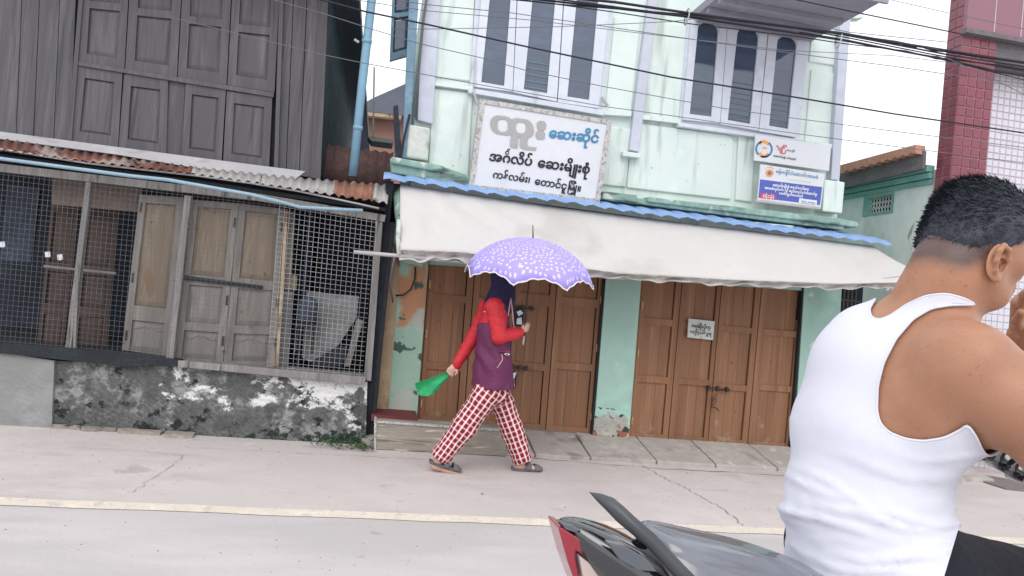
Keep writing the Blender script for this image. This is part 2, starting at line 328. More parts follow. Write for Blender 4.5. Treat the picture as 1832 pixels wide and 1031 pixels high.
e = [c[0]+(0, -.012, .012), c[1]+(0, -.012, .012), c[1]+(0, -.012, -.006), c[0]+(0, -.012, -.006)]
MB().hexa(e, [p+YV*.04 for p in e]).build('edging', 'sign_edge', st)
e = [c[0]+(-.014, -.012, .012), c[0]+(.006, -.012, .012), c[3]+(.006, -.012, 0), c[3]+(-.014, -.012, 0)]
MB().hexa(e, [p+YV*.3 for p in e]).build('edging', 'sign_edge', st)
ms = MB().slab([(664, 742), (747, 748), (747, 756), (664, 753)], AF+.16, .5).build('door_sill', 'maroon_paint')
ms['label'] = 'maroon painted ledge below the leftmost mint pillar beside the doors'; ms['category'] = 'ledge'

# ------------------------------------------------------------------ the old timber house (left)
HD = 6.62; UD = 6.98
house = thing('timber_house', 'old two storey house of dark weathered boards with a wire mesh front', 'house', (W(300, 760, HD)[0], HD, 0))
# low wall: a smooth cement stretch, a rough one, each with its own bumpy face
from mathutils import noise as mnz
mn_ = lambda x, y: mnz.noise(Vector((x, y, 0)))
def rough_wall(name, pts_top, pts_bot, mat, D, amp, seed):
    rg = np.random.RandomState(seed); nx, nz = 110, 26; rows = []
    x0, x1 = pts_top[0][0], pts_top[-1][0]
    lat = rg.rand(40, 12)
    for j in range(nz+1):
        r_ = []
        for i in range(nx+1):
            x = lerp(x0, x1, i/nx); yt, yb = pl(pts_top, x), pl(pts_bot, x)
            p = W(lerp(x, x-(3 if x > 0 else 0), j/nz), lerp(yt, yb, j/nz), D)
            if j == nz: p[2] = -.02
            p = p+YV*((rg.rand()-.5)*amp+.006*mn_(i*.11, j*.16)*(amp > .01)-.02*j/nz)
            r_.append(p)
        rows.append(r_)
    m = MB().grid(rows); back = [[p+YV*(.2+0*k) for p in r_[:]] for k, r_ in enumerate((rows[0], rows[-1]))]
    m.grid([rows[0], [np.array((p[0], D+.2, p[2])) for p in rows[0]], [np.array((p[0], D+.2, p[2])) for p in rows[-1]]])
    m.grid([[rows[k][-1] for k in range(nz+1)], [np.array((rows[k][-1][0], D+.2, rows[k][-1][2])) for k in range(nz+1)]])
    o = m.build(name, mat, house, smooth=False); return o
top = [(-420, 570), (0, 630), (100, 646), (320, 654), (450, 664), (657, 684)]; bot = [(-420, 735), (0, 755), (330, 780), (657, 801)]
cut = lambda p, a, b: [(a, pl(p, a))]+[q for q in p if a < q[0] < b]+[(b, pl(p, b))]
rough_wall('base_wall', cut(top, -420, 97), cut(bot, -420, 97), 'cement_smooth', HD-.03, .004, 1)
rough_wall('base_wall', cut(top, 97, 657), cut(bot, 97, 657), 'low_wall', HD, .012, 2)
MB().slab([(-420, 556), (0, 614), (214, 630), (330, 646), (330, 656), (214, 655), (0, 632), (-420, 575)], HD-.06, .3).build('sill', 'near_black', house)
MB().slab([(318, 645), (655, 675), (652, 689), (318, 657)], HD-.07, .32).build('sill', 'weathered_post', house, bevel=.006)
# posts and head beam of the mesh front
MB().slab([(-420, 232), (0, 293), (460, 346), (690, 385), (688, 397), (460, 359), (0, 307), (-420, 247)], HD-.03, .08).build('head_beam', 'weathered_post', house)
for k, p in enumerate(([(153, 322), (163, 323), (127, 625), (116, 624)], [(330, 349), (342, 351), (309, 647), (296, 645)],
                       [(672, 392), (685, 394), (664, 682), (652, 681)])):
    MB().slab(p, HD-.02, .07).build('post', 'weathered_post', house, bevel=.004)
MB().slab([(510, 375), (515, 375), (498, 655), (493, 655)], HD+.03, .04).build('post', 'pillar_edge', house)
MB().slab([(136, 470), (141, 471), (135, 625), (130, 625)], HD-.028, .03).build('post', 'weathered_post', house)
# wire mesh, a fine grid of welded wires
mb = MB(); tt = [(-60, 300), (0, 308), (330, 345), (460, 358), (684, 396)]; bb = [(-60, 608), (0, 616), (214, 631), (313, 645), (656, 676)]
def wire(a, b, r=.0012):
    d = b-a; L = np.linalg.norm(d); d = d/L; s = np.cross(d, YV); s /= np.linalg.norm(s)
    f = [a-s*r-YV*r, a+s*r-YV*r, b+s*r-YV*r, b-s*r-YV*r]; mb.hexa(f, [p+YV*2*r for p in f])
WD = HD-.04; mbs = [MB(), MB()]
def wire(k_, a, b, r):
    d = b-a; L = np.linalg.norm(d); d = d/L; s = np.cross(d, YV); s /= np.linalg.norm(s)
    f = [a-s*r-YV*r, a+s*r-YV*r, b+s*r-YV*r, b-s*r-YV*r]; mbs[k_].hexa(f, [p+YV*2*r for p in f])
for k in range(0, 80):
    xt = -30+9.15*k; xb = xt-(26 if xt > 0 else 22)+(0 if xt < 480 else 3)
    if xt > 683: break
    w_ = int(xt > 492); wire(w_, W(xt, pl(tt, xt), WD), W(xb, pl(bb, xb), WD), (.0010, .0013)[w_])
for k in range(33):
    v = (k+.5)/33; pr = None
    for x in (-60, 150, 330, 500, 672):
        xx = x-24*v; p = W(xx, lerp(pl(tt, x), pl(bb, xx), v), WD)
        if pr is not None: wire(int(x > 500), pr, p, (.0010, .0013)[int(x > 500)])
        pr = p
mbs[0].build('wire_mesh', 'mesh_wire_dark', house, kind='stuff'); mbs[1].build('wire_mesh', 'mesh_wire', house, kind='stuff')
# inside, seen through the mesh
IX0, IX1 = W(-420, 500, HD)[0], W(663, 500, HD)[0]
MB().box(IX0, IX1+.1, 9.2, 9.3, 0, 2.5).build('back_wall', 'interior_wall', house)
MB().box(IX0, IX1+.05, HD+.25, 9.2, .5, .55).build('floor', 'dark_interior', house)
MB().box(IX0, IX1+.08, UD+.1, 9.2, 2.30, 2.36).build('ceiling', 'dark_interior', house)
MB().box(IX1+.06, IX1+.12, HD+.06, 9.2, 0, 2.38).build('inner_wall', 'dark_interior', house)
ID = HD+.22
MB().slab([(93, 318), (152, 325), (150, 371), (92, 366)], ID, .03).build('board', 'plywood', house)
MB().slab([(152, 325), (253, 338), (250, 380), (150, 371)], ID+.004, .03).build('board', 'plywood', house)
# panelled doors in the dark entrance
leaf(house, 'door', [(92, 366), (140, 371), (112, 640), (64, 634)], ID+.14, [(.04, .38), (.44, .66), (.72, .96)], 'house_door', 'house_door')
leaf(house, 'door', [(152, 372), (212, 377), (188, 645), (126, 641)], ID+.14, [(.04, .38), (.44, .66), (.72, .96)], 'house_door', 'house_door')
MB().slab([(78, 474), (207, 487), (207, 491), (78, 478)], ID-.02, .03).build('rail', 'interior_board', house)
MB().slab([(12, 330), (72, 336), (55, 470), (0, 466)], ID+.5, .04).build('curtain', 'side_boards', house)
# pale leaves folded back beside the entrance
D1 = HD+.09
def arch(root, c, D, u0, u1, v, mat):
    cw = [W(x, y, D) for x, y in c]; pts = [bil(cw, lerp(u0, u1, t), v-.028*math.exp(-((t-.5)/.22)**2)+.02*(abs(t-.5) < .001)) for t in np.linspace(0, 1, 15)]
    MB().tube([p-YV*.002 for p in pts], .006, 5).build('moulding', mat, root, smooth=True)
for c, cells, lab in (([(250, 348), (329, 353), (301, 644), (217, 634)], [(.05, .69), (.78, .97)], 'leaf standing open with a long tan panel'),
                      ([(342, 357), (427, 364), (398, 654), (310, 648)], [(.04, .46), (.52, .75), (.80, .97)], None),
                      ([(428, 364), (509, 374), (493, 656), (399, 654)], [(.04, .46), (.52, .75), (.80, .97)], None)):
    fr = leaf(house, 'door_leaf', c, D1, cells, 'grey_leaf', 'tan_panel', .15, .85, .04, .014, label=lab)
    ch = [o for o in bpy.data.objects if o.parent == fr]; ch[-1].data.materials[0] = MATS['grey_leaf']
    if len(ch) > 2: ch[1].data.materials[0] = MATS['grey_leaf']
    arch(fr, c, D1+.012, .2, .8, cells[-1][0]+.05, 'weathered_post')
    cw = [W(x, y, D1) for x, y in c]
    for v in ((.08, .52, .88) if c[0][0] < 300 else (.12, .60, .85)):
        u = .06 if c[0][0] < 300 else .96
        q = cell(cw, u-.022, u+.022, v-.03, v+.03); MB().hexa([p-YV*.006 for p in q], q).build('hinge', 'iron', fr)
MB().slab([(327, 493), (470, 511), (470, 518), (327, 500)], D1-.018, .02).build('slot_bar', 'near_black', house)
MB().slab([(478, 624), (492, 627), (493, 654), (484, 654), (484, 636)], HD-.075, .03).build('door_wedge', 'plywood', house)
# right bay: shelves in the dark, a pale board, a covered pot on a stand
MB().slab([(515, 377), (528, 379), (512, 655), (499, 654)], ID, .03).build('board', 'grey_leaf', house)
MB().slab([(505, 490), (532, 494), (530, 520), (502, 517)], ID-.03, .02).build('board', 'tan_panel', house)
MB().slab([(502, 520), (524, 522), (514, 656), (494, 655)], ID-.02, .03).build('board', 'interior_board', house)
MB().slab([(548, 522), (642, 530), (638, 568), (604, 620), (556, 648), (540, 640)], ID+.10, .04).build('board', 'interior_board', house)
MB().slab([(638, 570), (650, 574), (626, 656), (616, 656)], ID+.05, .04).build('board', 'weathered_post', house)
MB().slab([(556, 648), (604, 620), (622, 620), (612, 656), (560, 657)], ID+.03, .04).build('board', 'near_black', house)
pot = thing('covered_pot', 'dark domed water pot standing on a small stand behind the right mesh bay', 'pot', W(550, 600, ID-.03))
pc = W(550, 560, ID-.05); prof = [(.0, .155), (.02, .15), (.055, .135), (.082, .10), (.092, .05), (.094, -.06), (.085, -.085), (0, -.09)]
MB().grid([[pc+(r*cos(2*pi*k/20), r*.8*sin(2*pi*k/20), z) for k in range(20)] for r, z in prof], True).build('pot', 'interior_wall', pot, smooth=True)
for s in (-1, 1): MB().tube([pc+(s*.06, 0, -.09), pc+(s*.075, 0, -.36)], .012, 6).build('leg', 'iron', pot)
MB().box(pc[0]-.09, pc[0]+.09, pc[1]-.06, pc[1]+.06, pc[2]-.13, pc[2]-.09).build('stand_top', 'near_black', pot)
for k, (x, y) in enumerate(((85, 456), (107, 461), (4, 438))):
    tag(MB().slab([(x-5, y-5), (x+4, y-6), (x+5, y+3), (x+1, y+5), (x-4, y+4)], ID-.08, .01).build('paper_tag', 'print_white'),
        ('larger white tag hanging inside the left mesh bay', 'small white tag just right of the larger one inside the mesh', 'white tag at the far left edge behind the mesh')[k], 'tag')
# upper wall of vertical boards with the shutter opening
zt = 5.2; edge_t = [(-420, -330), (1000, -330)]
wallb = [(-420, 185), (0, 243), (350, 293), (565, 318)]
def lean(x): return 13.0/300                                           # px of rightward lean per px up
xs = [-420]
while xs[-1] < 118: xs.append(xs[-1]+random.uniform(30, 42))
xs[-1] = 123
xr = [489, 512, 536, 561]
def board(xa, xb, ya, yb, D, mat='old_boards', name='board', th=.03):
    p = [(xa+lean(0)*(300-ya(xa)), ya(xa)), (xb+lean(0)*(300-ya(xb)), ya(xb)), (xb+lean(0)*(300-yb(xb)), yb(xb)), (xa+lean(0)*(300-yb(xa)), yb(xa))]
    MB().slab(p, D, th).build(name, mat, house)
for a, b in list(zip(xs[:-1], xs[1:]))+list(zip(xr[:-1], xr[1:])): board(a+.7, b-.7, lambda x: -120, lambda x: pl(wallb, x), UD+random.uniform(0, .012))
MB().slab([(556, 318), (573, 321), (592, -120), (575, -120)], UD-.02, .06).build('corner_board', 'old_boards', house)
MB().slab([(-420, 200), (565, 330), (600, -130), (-400, -130)], UD+.045, .03).build('sheathing', 'near_black', house)
# shutters: lower row of four short leaves, upper row of four tall ones
def shut(c, cells, lab=None): return leaf(house, 'shutter', c, UD-.03, cells, 'old_shutter', 'old_shutter', .17, .83, .045, .012, label=lab)
shut([(140, 117), (219, 129), (211, 263), (126, 252)], [(.15, .86)]); shut([(222, 132), (301, 142), (297, 278), (212, 266)], [(.15, .86)])
MB().slab([(303, 141), (331, 146), (325, 283), (297, 279)], UD-.012, .05).build('post', 'old_boards', house)
shut([(332, 148), (404, 158), (396, 292), (325, 283)], [(.14, .86)]); shut([(406, 163), (487, 174), (481, 304), (399, 293)], [(.15, .85)], 'shutter leaf weathered pale along its bottom')
MB().slab([(140, 110), (490, 166), (489, 174), (140, 117)], UD-.045, .06).build('rail', 'old_shutter', house)
for a, b in ((146, 228), (230, 322), (324, 411), (413, 497)):
    f = lambda x: 112+(x-140)*.155
    y0, y1 = -150, -150
    shut([(a+10, -150), (b+10, -150), (b-6, f(b-6)-1), (a-6, f(a-6)-1)], [(.04, .30), (.34, .575+.06*(a-146)/270), (.625+.055*(a-146)/270, .935)])
MB().slab([(490, 308), (497, 309), (512, -150), (504, -150)], UD-.045, .06).build('post', 'old_shutter', house)
MB().slab([(121, 250), (128, 251), (160, -150), (152, -150)], UD-.045, .06).build('post', 'old_shutter', house)
# long side wall down the gap, and roof above the frame
xc = W(572, 300, UD+.01)[0]; xc2 = W(585, 0, UD)[0]
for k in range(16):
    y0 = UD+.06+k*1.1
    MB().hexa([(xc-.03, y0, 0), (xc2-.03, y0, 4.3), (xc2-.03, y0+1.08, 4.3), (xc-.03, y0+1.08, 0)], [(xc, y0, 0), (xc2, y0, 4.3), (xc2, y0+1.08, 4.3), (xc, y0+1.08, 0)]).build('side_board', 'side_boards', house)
MB().box(IX0-.3, xc2+.25, UD-.5, UD+18, 4.32, 4.42).build('roof', 'far_roof', house)
MB().box(IX0, xc-.05, UD+.1, UD+17, 2.46, 2.52).build('upper_floor', 'dark_interior', house)
# flashing, corrugated canopy and pipes
fl = [(-420, 180), (0, 236), (213, 264), (350, 282), (546, 307)]; fb = [(-420, 192), (0, 250), (210, 278), (349, 302), (527, 323)]
ft = [(x, y) for x, y in fl]; pts = [W(x, y, UD-.06) for x, y in ft]; pb = [W(x, y-1, UD-.14) for x, y in fb]
MB().grid([pts, pb]).build('flashing', 'tin_flashing', house, solid=.006)
def corr(root, name, t_px, b_px, Dt, Db, mat, pitch=.07, amp=.013, jag=.0, seed=1, label=None):
    rg = random.Random(seed); x0, x1 = t_px[0][0], t_px[-1][0]; u0, u1 = b_px[0][0], b_px[-1][0]
    A = W(x0, pl(t_px, x0), Dt); B = W(x1, pl(t_px, x1), Dt); n = max(8, int(np.linalg.norm(B-A)/pitch*8)); rows = [[], [], []]
    for k in range(n+1):
        t = k/n; x = lerp(x0, x1, t); u = lerp(u0, u1, t)
        p = W(x, pl(t_px, x), Dt); q = W(u, pl(b_px, u), Db); ph = 2*pi*np.linalg.norm(p-A)/pitch
        j = rg.uniform(-jag, jag); dz = np.array((0, -.5, .85))*amp*sin(ph)
        rows[0].append(p+dz); rows[1].append(lerp(p, q, .5)+dz); rows[2].append(q+dz+np.array((0, 0, j)))
    o = MB().grid(rows).build(name, mat, root, smooth=True, solid=.003)
    if label: o['label'] = label
    return o
cb = [(-420, 205), (0, 268), (140, 287), (349, 312), (500, 334), (697, 364)]; ct = [(-420, 190), (0, 249), (349, 300), (527, 318), (700, 332)]
for k, (a, b, m_, l_) in enumerate(((-420, -120, 'tin_rust_red', None), (-120, 150, 'tin_rust_red', None), (150, 345, 'tin_rust_red', None),
                                 (345, 470, 'tin_pale', None), (470, 600, 'tin_pale', 'pale tin sheet with a jagged lower edge'), (598, 672, 'tin_rust_orange', 'orange rusted tin sheet'), (670, 697, 'tin_pale', None))):
    corr(house, 'tin_sheet', cut(ct, a, b), cut(cb, a-4, b-4), UD-.12-.01*(k % 2), 6.50+.01*(k % 2), m_, .078, .012, .006, k, l_)
MB().slab([(-420, 214), (0, 276), (349, 322), (690, 372), (690, 378), (349, 330), (0, 284), (-420, 222)], 6.6, .05).build('purlin', 'near_black', house)
MB().slab([(-420, 228), (0, 290), (349, 336), (690, 386), (690, 355), (349, 316), (0, 270), (-420, 210)], HD+.12, .02).build('back_board', 'near_black', house)
MB().tube([W(x, y, 6.50) for x, y in ((-420, 222), (0, 284), (233, 315), (300, 322), (447, 348), (500, 361), (537, 371), (590, 374), (649, 377))], .016, 10).build('water_pipe', 'pvc_pale', house, smooth=True)
MB().tube([W(x, y, 6.53) for x, y in ((-420, 208), (0, 267), (155, 292), (349, 314), (450, 328), (533, 342), (600, 356), (678, 373))], .009, 8).build('water_pipe', 'tin_flashing', house, smooth=True)
# brown sheet closing the gap, downpipe, black strip for the dark gap, tray
t = MB(); corr(house, 'gap_sheet', [(584, 259), (704, 274)], [(575, 330), (698, 340)], 7.3, 7.3, 'brown_sheet', .09, .01)
gw = MB().slab([(570, 315), (720, 330), (705, 820), (560, 800)], 7.6, .05).build('gap_dark_sheet', 'dark_interior', house)  # near-black sheet stands in for the shade inside the gap
dp = MB().tube([W(x, y, 6.86) for x, y in ((631, 316), (648, 150), (665, 0), (680, -150))], .040, 14).build('downpipe', 'pipe_blue', house, smooth=True)
for x, y in ((640, 230), (656, 75)): MB().tube([W(x, y+3, 6.86), W(x+.6, y-4, 6.86)], .046, 14).build('pipe_collar', 'pipe_blue', house, smooth=True)
MB().tube([W(634, 71, 6.8), W(642, 76, 6.8)], .012, 6).build('pipe_bracket', 'tin_flashing', house)
o = MB().slab([(684, 395), (707, 398), (690, 560), (668, 800), (640, 800), (664, 560)], 6.70, .12).build('near_black', 'near_black', bevel=.01)  # black strip drawn in place of the dark gap beside the mesh front
tag(o, 'black upright strip filling the dark gap between the mesh front and the mint pillar', 'post')
tr = MB().slab([(657, 243), (704, 250), (702, 257), (664, 252)], 9.5, .4).slab([(668, 120), (671, 120), (669, 246), (666, 246)], 9.5, .1).build('gutter_bracket', 'tin_flashing')
tag(tr, 'pale metal gutter corner hanging in the gap between the two houses', 'gutter')
# ------------------------------------------------------------------ the mint green pharmacy shop
SD = 7.0
shop = thing('mint_shop', 'two storey mint green shop with white framed windows and brown folding doors', 'building', (3.0, SD, 0))
P_ = lambda pts, D, th, name, mat, **k: MB().slab(pts, D, th).build(name, mat, shop, **k)
# walls
P_([(770, -160), (1560, -160), (1545, 32), (1522, 33), (1500, 330), (1496, 430), (735, 340), (742, 200)], SD+.05, .12, 'upper_wall', 'mint_upper')
x1 = W(1492, 360, SD)[0]; x0 = W(738, 300, SD)[0]
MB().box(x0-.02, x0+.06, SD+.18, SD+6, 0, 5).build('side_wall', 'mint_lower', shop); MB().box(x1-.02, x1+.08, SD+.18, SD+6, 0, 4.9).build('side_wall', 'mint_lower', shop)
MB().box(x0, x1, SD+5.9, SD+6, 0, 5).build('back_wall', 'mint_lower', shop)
# recessed panels of the lower band of the upper floor
for p in ([(775, 158), (846, 167), (838, 318), (766, 305)], [(1132, 219), (1306, 242), (1313, 252), (1308, 357), (1122, 336)], [(1083, 225), (1130, 231), (1120, 335), (1072, 330)], [(1322, 240), (1352, 243), (1346, 362), (1316, 358)]):
    P_(p, SD+.02, .035, 'panel', 'mint_upper', bevel=.012)
for p in ([(787, -60), (852, -60), (842, 145), (776, 137)], [(1100, 30), (1146, 38), (1128, 212), (1082, 205)], [(1166, 38), (1230, 46), (1214, 218), (1148, 210)], [(1452, 125), (1499, 132), (1487, 262), (1440, 254)], [(1453, 60), (1505, 66), (1500, 118), (1448, 110)]):
    P_(p, SD+.03, .025, 'panel', 'mint_upper', bevel=.008)
P_([(772, 145), (847, 155), (847, 162), (772, 152)], SD-.02, .07, 'moulding', 'mint_upper')
P_([(1076, 193), (1130, 199), (1129, 208), (1078, 205)], SD-.02, .07, 'moulding', 'mint_upper'); P_([(1148, 205), (1218, 213), (1217, 221), (1147, 213)], SD-.02, .07, 'moulding', 'mint_upper')
P_([(1430, 250), (1490, 258), (1489, 266), (1430, 258)], SD-.02, .07, 'moulding', 'mint_upper')
# pilasters and their blocks
P_([(766, -150), (797, -150), (774, 222), (745, 214)], SD-.04, .1, 'pilaster', 'lilac_trim', bevel=.008)
P_([(1166, -40), (1183, -40), (1143, 272), (1126, 268)], SD-.03, .08, 'pilaster', 'lilac_trim', bevel=.006)
P_([(1505, 20), (1523, 22), (1502, 323), (1487, 321)], SD-.04, .12, 'pilaster', 'lilac_trim', bevel=.006)
P_([(732, 222), (770, 229), (766, 288), (727, 282)], SD-.10, .2, 'block', 'stone_block', bevel=.02)
P_([(1475, 321), (1512, 326), (1507, 382), (1472, 378)], SD-.10, .2, 'block', 'mint_upper', bevel=.012)
P_([(1115, 270), (1148, 275), (1145, 283), (1114, 279)], SD-.06, .14, 'block', 'mint_upper', bevel=.008)
# weathered ledges
P_([(698, 283), (792, 297), (845, 317), (1080, 348), (1215, 362), (1512, 398), (1510, 412), (1076, 357), (838, 334), (700, 309)], SD-.16, .3, 'ledge', 'ledge_green', bevel=.012)
P_([(700, 280), (793, 296), (793, 309), (700, 292)], SD-.20, .3, 'ledge', 'ledge_green', bevel=.015)
P_([(1078, 342), (1140, 349), (1140, 362), (1078, 356)], SD-.19, .3, 'ledge', 'ledge_green', bevel=.01)
P_([(1158, 352), (1500, 390), (1536, 398), (1536, 407), (1158, 361)], SD-.19, .3, 'ledge', 'ledge_green', bevel=.01)
P_([(1250, 388), (1420, 404), (1420, 420), (1250, 405)], SD-.14, .2, 'ledge', 'mint_upper')
# windows with their leaves
def window(frame_px, leaves, label):
    w_ = P_(frame_px, SD-.005, .05, 'window', 'window_frame'); w_['label'] = label
    for L_, pane, lv in leaves:
        cw = [W(x, y, SD-.045) for x, y in L_]; pw = [W(x, y, SD-.045) for x, y in pane]
        mb = MB()                                                     # frame ring around the pane
        for k in range(4):
            a, b = k, (k+1) % 4; q = [cw[a], cw[b], pw[b], pw[a]]; mb.hexa(q, [p+YV*.035 for p in q])
        mb.build('sash', 'window_frame', w_)
        top = [pw[0], pw[1]]; m_ = (pw[0]+pw[1])/2; ht = (pw[0]-pw[3]); ht = ht/np.linalg.norm(ht)
        q = [p+YV*.022 for p in pw]; MB().hexa(q, [p+YV*.006 for p in q]).build('pane', 'glass_dark', w_)
        # spandrels that make the arched head
        wd = np.linalg.norm(pw[1]-pw[0]); ax = (pw[1]-pw[0])/wd
        for s, base in ((1, pw[0]), (-1, pw[1])):
            pts = [base]+[base+ax*s*wd*.5*(1-cos(a))-ht*wd*.42*(1-sin(a)) for a in np.linspace(pi/2, 0, 7)]
            pts = [p-YV*-.012 for p in pts]; MB().pris(pts, (0, .02, 0)).build('arch_spandrel', 'window_frame', w_)
        for k in range(lv):                                           # reflected lines on the glass, drawn as thin paler bars
            t = .97-.055*k; a, b = lerp(pw[0], pw[3], t), lerp(pw[1], pw[2], t); q = [lerp(a, b, .04), lerp(a, b, .96)]
            d = ht*.007; f = [q[0]+d, q[1]+d, q[1]-d, q[0]-d]; f = [p+YV*.016 for p in f]; MB().hexa(f, [p+YV*.004 for p in f]).build('reflection_line', 'pane_reflection', w_)
    return w_
window([(856, -75), (1102, -45), (1077, 197), (840, 158)],
       [([(867, -70), (927, -62), (917, 164), (847, 155)], [(881, -50), (917, -45), (902, 154), (861, 147)], 0),
        ([(929, -62), (1011, -50), (996, 182), (918, 165)], [(957, -45), (997, -38), (979, 167), (937, 160)], 5),
        ([(1013, -50), (1096, -38), (1071, 194), (998, 183)], [(1034, -22), (1072, -17), (1054, 179), (1015, 173)], 0)],
       'left window with three tall dark panes, above the main signboard')
window([(1232, 22), (1449, 52), (1430, 250), (1216, 220)],
       [([(1238, 25), (1302, 33), (1288, 221), (1222, 214)], [(1250, 37), (1287, 42), (1273, 209), (1234, 204)], 0),
        ([(1303, 33), (1375, 43), (1357, 234), (1289, 222)], [(1321, 46), (1359, 52), (1342, 222), (1302, 215)], 8),
        ([(1377, 43), (1445, 52), (1424, 246), (1358, 235)], [(1392, 62), (1427, 67), (1410, 231), (1376, 225)], 6)],
       'right window with three tall dark panes, under the eave')
P_([(838, 157), (1080, 197), (1080, 207), (838, 166)], SD-.05, .1, 'window_sill', 'window_frame', bevel=.004)
P_([(1214, 219), (1434, 250), (1434, 257), (1214, 226)], SD-.04, .1, 'window_sill', 'window_frame', bevel=.004)
for p in ([(848, 162), (857, 186), (853, 188), (845, 164)], [(1078, 172), (1090, 188), (1087, 190), (1076, 176)]): P_(p, SD-.06, .02, 'window_hook', 'tin_flashing')
# eave
ze = W(1385, 60, SD)[2]; xe = G(1583, 0, ze)[0]; ye = G(1583, 0, ze)[1]
x0e = W(1240, 10, SD)[0]
MB().box(x0e, xe, ye, SD+6.3, ze, ze+.08).build('eave', 'soffit', shop)
for k, d in enumerate((.07, .30, .55)): MB().box(x0e+.02, xe-.06, SD-d-.05, SD-d, ze-.05, ze-.002).build('eave_batten', 'soffit', shop)
MB().box(x0e-.02, xe+.02, ye-.03, ye-.002, ze-.04, ze+.16).build('fascia', 'soffit', shop)
# left corner: blue post, hanging blue shutter, conduits
P_([(739, -150), (758, -150), (732, 285), (719, 282)], SD-.08, .1, 'corner_post', 'pipe_blue_dull', bevel=.006)
c = [(704, -60), (742, -60), (733, 99), (697, 109)]
leaf(shop, 'open_shutter', c, SD+.6, [(.05, .5), (.55, .92)], 'pipe_blue_dull', 'glass_dark', .14, .86, .05, label='dull blue shutter hanging open over the gap')
for k, (a, r) in enumerate((((771, -150, 762, 0, 751, 90, 745, 215), .012), ((778, -150, 768, -30, 757, 50, 742, 210), .008))):
    MB().tube([W(a[i], a[i+1], SD-.09-.02*k) for i in range(0, 8, 2)], r, 7).build('conduit', 'cable_grey', shop, smooth=True)
MB().tube([W(x, y, SD-.12) for x, y in ((733, 205), (722, 250), (716, 290), (708, 320))], .012, 7).build('conduit', 'cable_black', shop, smooth=True)
P_([(704, 190), (712, 188), (716, 240), (724, 300), (708, 310)], SD+.3, .1, 'gap_board', 'side_boards')
# pillars at street level
P_([(712, 440), (768, 452), (745, 757), (690, 750)], SD, .2, 'pillar', 'mint_worn')
P_([(698, 440), (717, 444), (693, 745), (672, 742)], SD-.03, .2, 'pillar', 'pillar_edge')
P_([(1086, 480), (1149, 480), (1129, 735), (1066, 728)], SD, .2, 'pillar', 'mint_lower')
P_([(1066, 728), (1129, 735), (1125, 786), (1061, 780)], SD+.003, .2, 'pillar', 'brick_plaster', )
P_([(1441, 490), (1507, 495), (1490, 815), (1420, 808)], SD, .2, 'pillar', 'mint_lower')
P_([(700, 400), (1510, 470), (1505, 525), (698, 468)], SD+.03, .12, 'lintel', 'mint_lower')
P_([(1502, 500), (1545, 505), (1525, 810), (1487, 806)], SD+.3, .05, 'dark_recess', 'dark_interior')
for k in range(5): P_([(1504+k*7, 500), (1507+k*7, 500), (1503+k*7, 560), (1500+k*7, 560)], SD+.12, .02, 'grille_bar', 'iron')
P_([(1500, 534), (1540, 539), (1540, 542), (1500, 537)], SD+.11, .02, 'grille_bar', 'iron')
P_([(724, 462), (757, 470), (757, 478), (724, 470)], SD-.03, .03, 'meter_box', 'mint_lower')
MB().tube([W(x, y, SD-.03) for x, y in ((743, 478), (742, 500), (735, 518), (722, 528), (708, 529))], .008, 6).build('wall_cable', 'cable_black', shop, smooth=True)
# folding doors
def folding(name, c, us, label, rowsets):
    d = thing(name, label, 'door', W((c[2][0]+c[3][0])/2, (c[2][1]+c[3][1])/2, DD))
    cw = [W(x, y, DD) for x, y in c]
    for k, (a, b) in enumerate(zip(us[:-1], us[1:])):
        def px(u, v): q = [np.array(p, float) for p in c]; r_ = lerp(lerp(q[0], q[1], u), lerp(q[3], q[2], u), v); return (r_[0], r_[1])
        cc = [px(a+.0025, 0), px(b-.0025, 0), px(b-.0025, 1), px(a+.0025, 1)]
        leaf(d, 'door_leaf', cc, DD+.006*(k % 2), rowsets[k], 'brown_door', 'brown_door', .14 if k % 2 else .10, .90 if k % 2 else .86, .04, .0, boards=3)
    for s, (u0, u1) in enumerate(((-.022, -.001), (1.001, 1.022))):
        q = cell(cw, u0, u1, -.05, 1.0); MB().hexa([p-YV*.03 for p in q], [p+YV*.1 for p in q]).build('jamb', 'door_edge', d)
    for u in (.012, .988):
        for v in (.22, .5, .9):
            q = cell(cw, u-.004, u+.004, v-.022, v+.022); MB().hexa([p-YV*.012 for p in q], q).build('hinge', 'brass', d)
    q = cell(cw, -.02, 1.02, 0, 1); MB().hexa([p+YV*.06 for p in q], [p+YV*.08 for p in q]).build('backing', 'dark_interior', d)
    return d
c1 = [(770, 440), (1083, 470), (1058, 776), (748, 753)]
d1 = folding('folding_door', c1, [0, .262, .50, .735, 1.0], 'left set of brown folding doors, behind the walking woman',
        [[(.0, .27), (.31, .66), (.70, .97)], [(.0, .27), (.31, .66), (.70, .97)], [(.0, .22), (.29, .62), (.66, .97)], [(.0, .22), (.27, .60), (.64, .97)]])
c2 = [(1151, 480), (1441, 505), (1414, 803), (1124, 783)]
d2 = folding('folding_door', c2, [0, .245, .49, .735, 1.0], 'right set of brown folding doors, with a white notice and a rusty bolt',
        [[(.0, .29), (.33, .63), (.67, .97)], [(.0, .30), (.335, .63), (.665, .97)], [(.0, .30), (.335, .645), (.68, .97)], [(.0, .30), (.335, .63), (.665, .97)]])
MB().slab([(1080, 500), (1086, 500), (1065, 782), (1057, 781)], DD-.04, .1).build('dark_side_strip', 'near_black', shop)  # near-black strip drawn for the dark gap beside the pillar
MB().slab([(1437, 500), (1443, 500), (1424, 808), (1414, 806)], DD-.045, .1).build('dark_side_strip', 'near_black', shop)
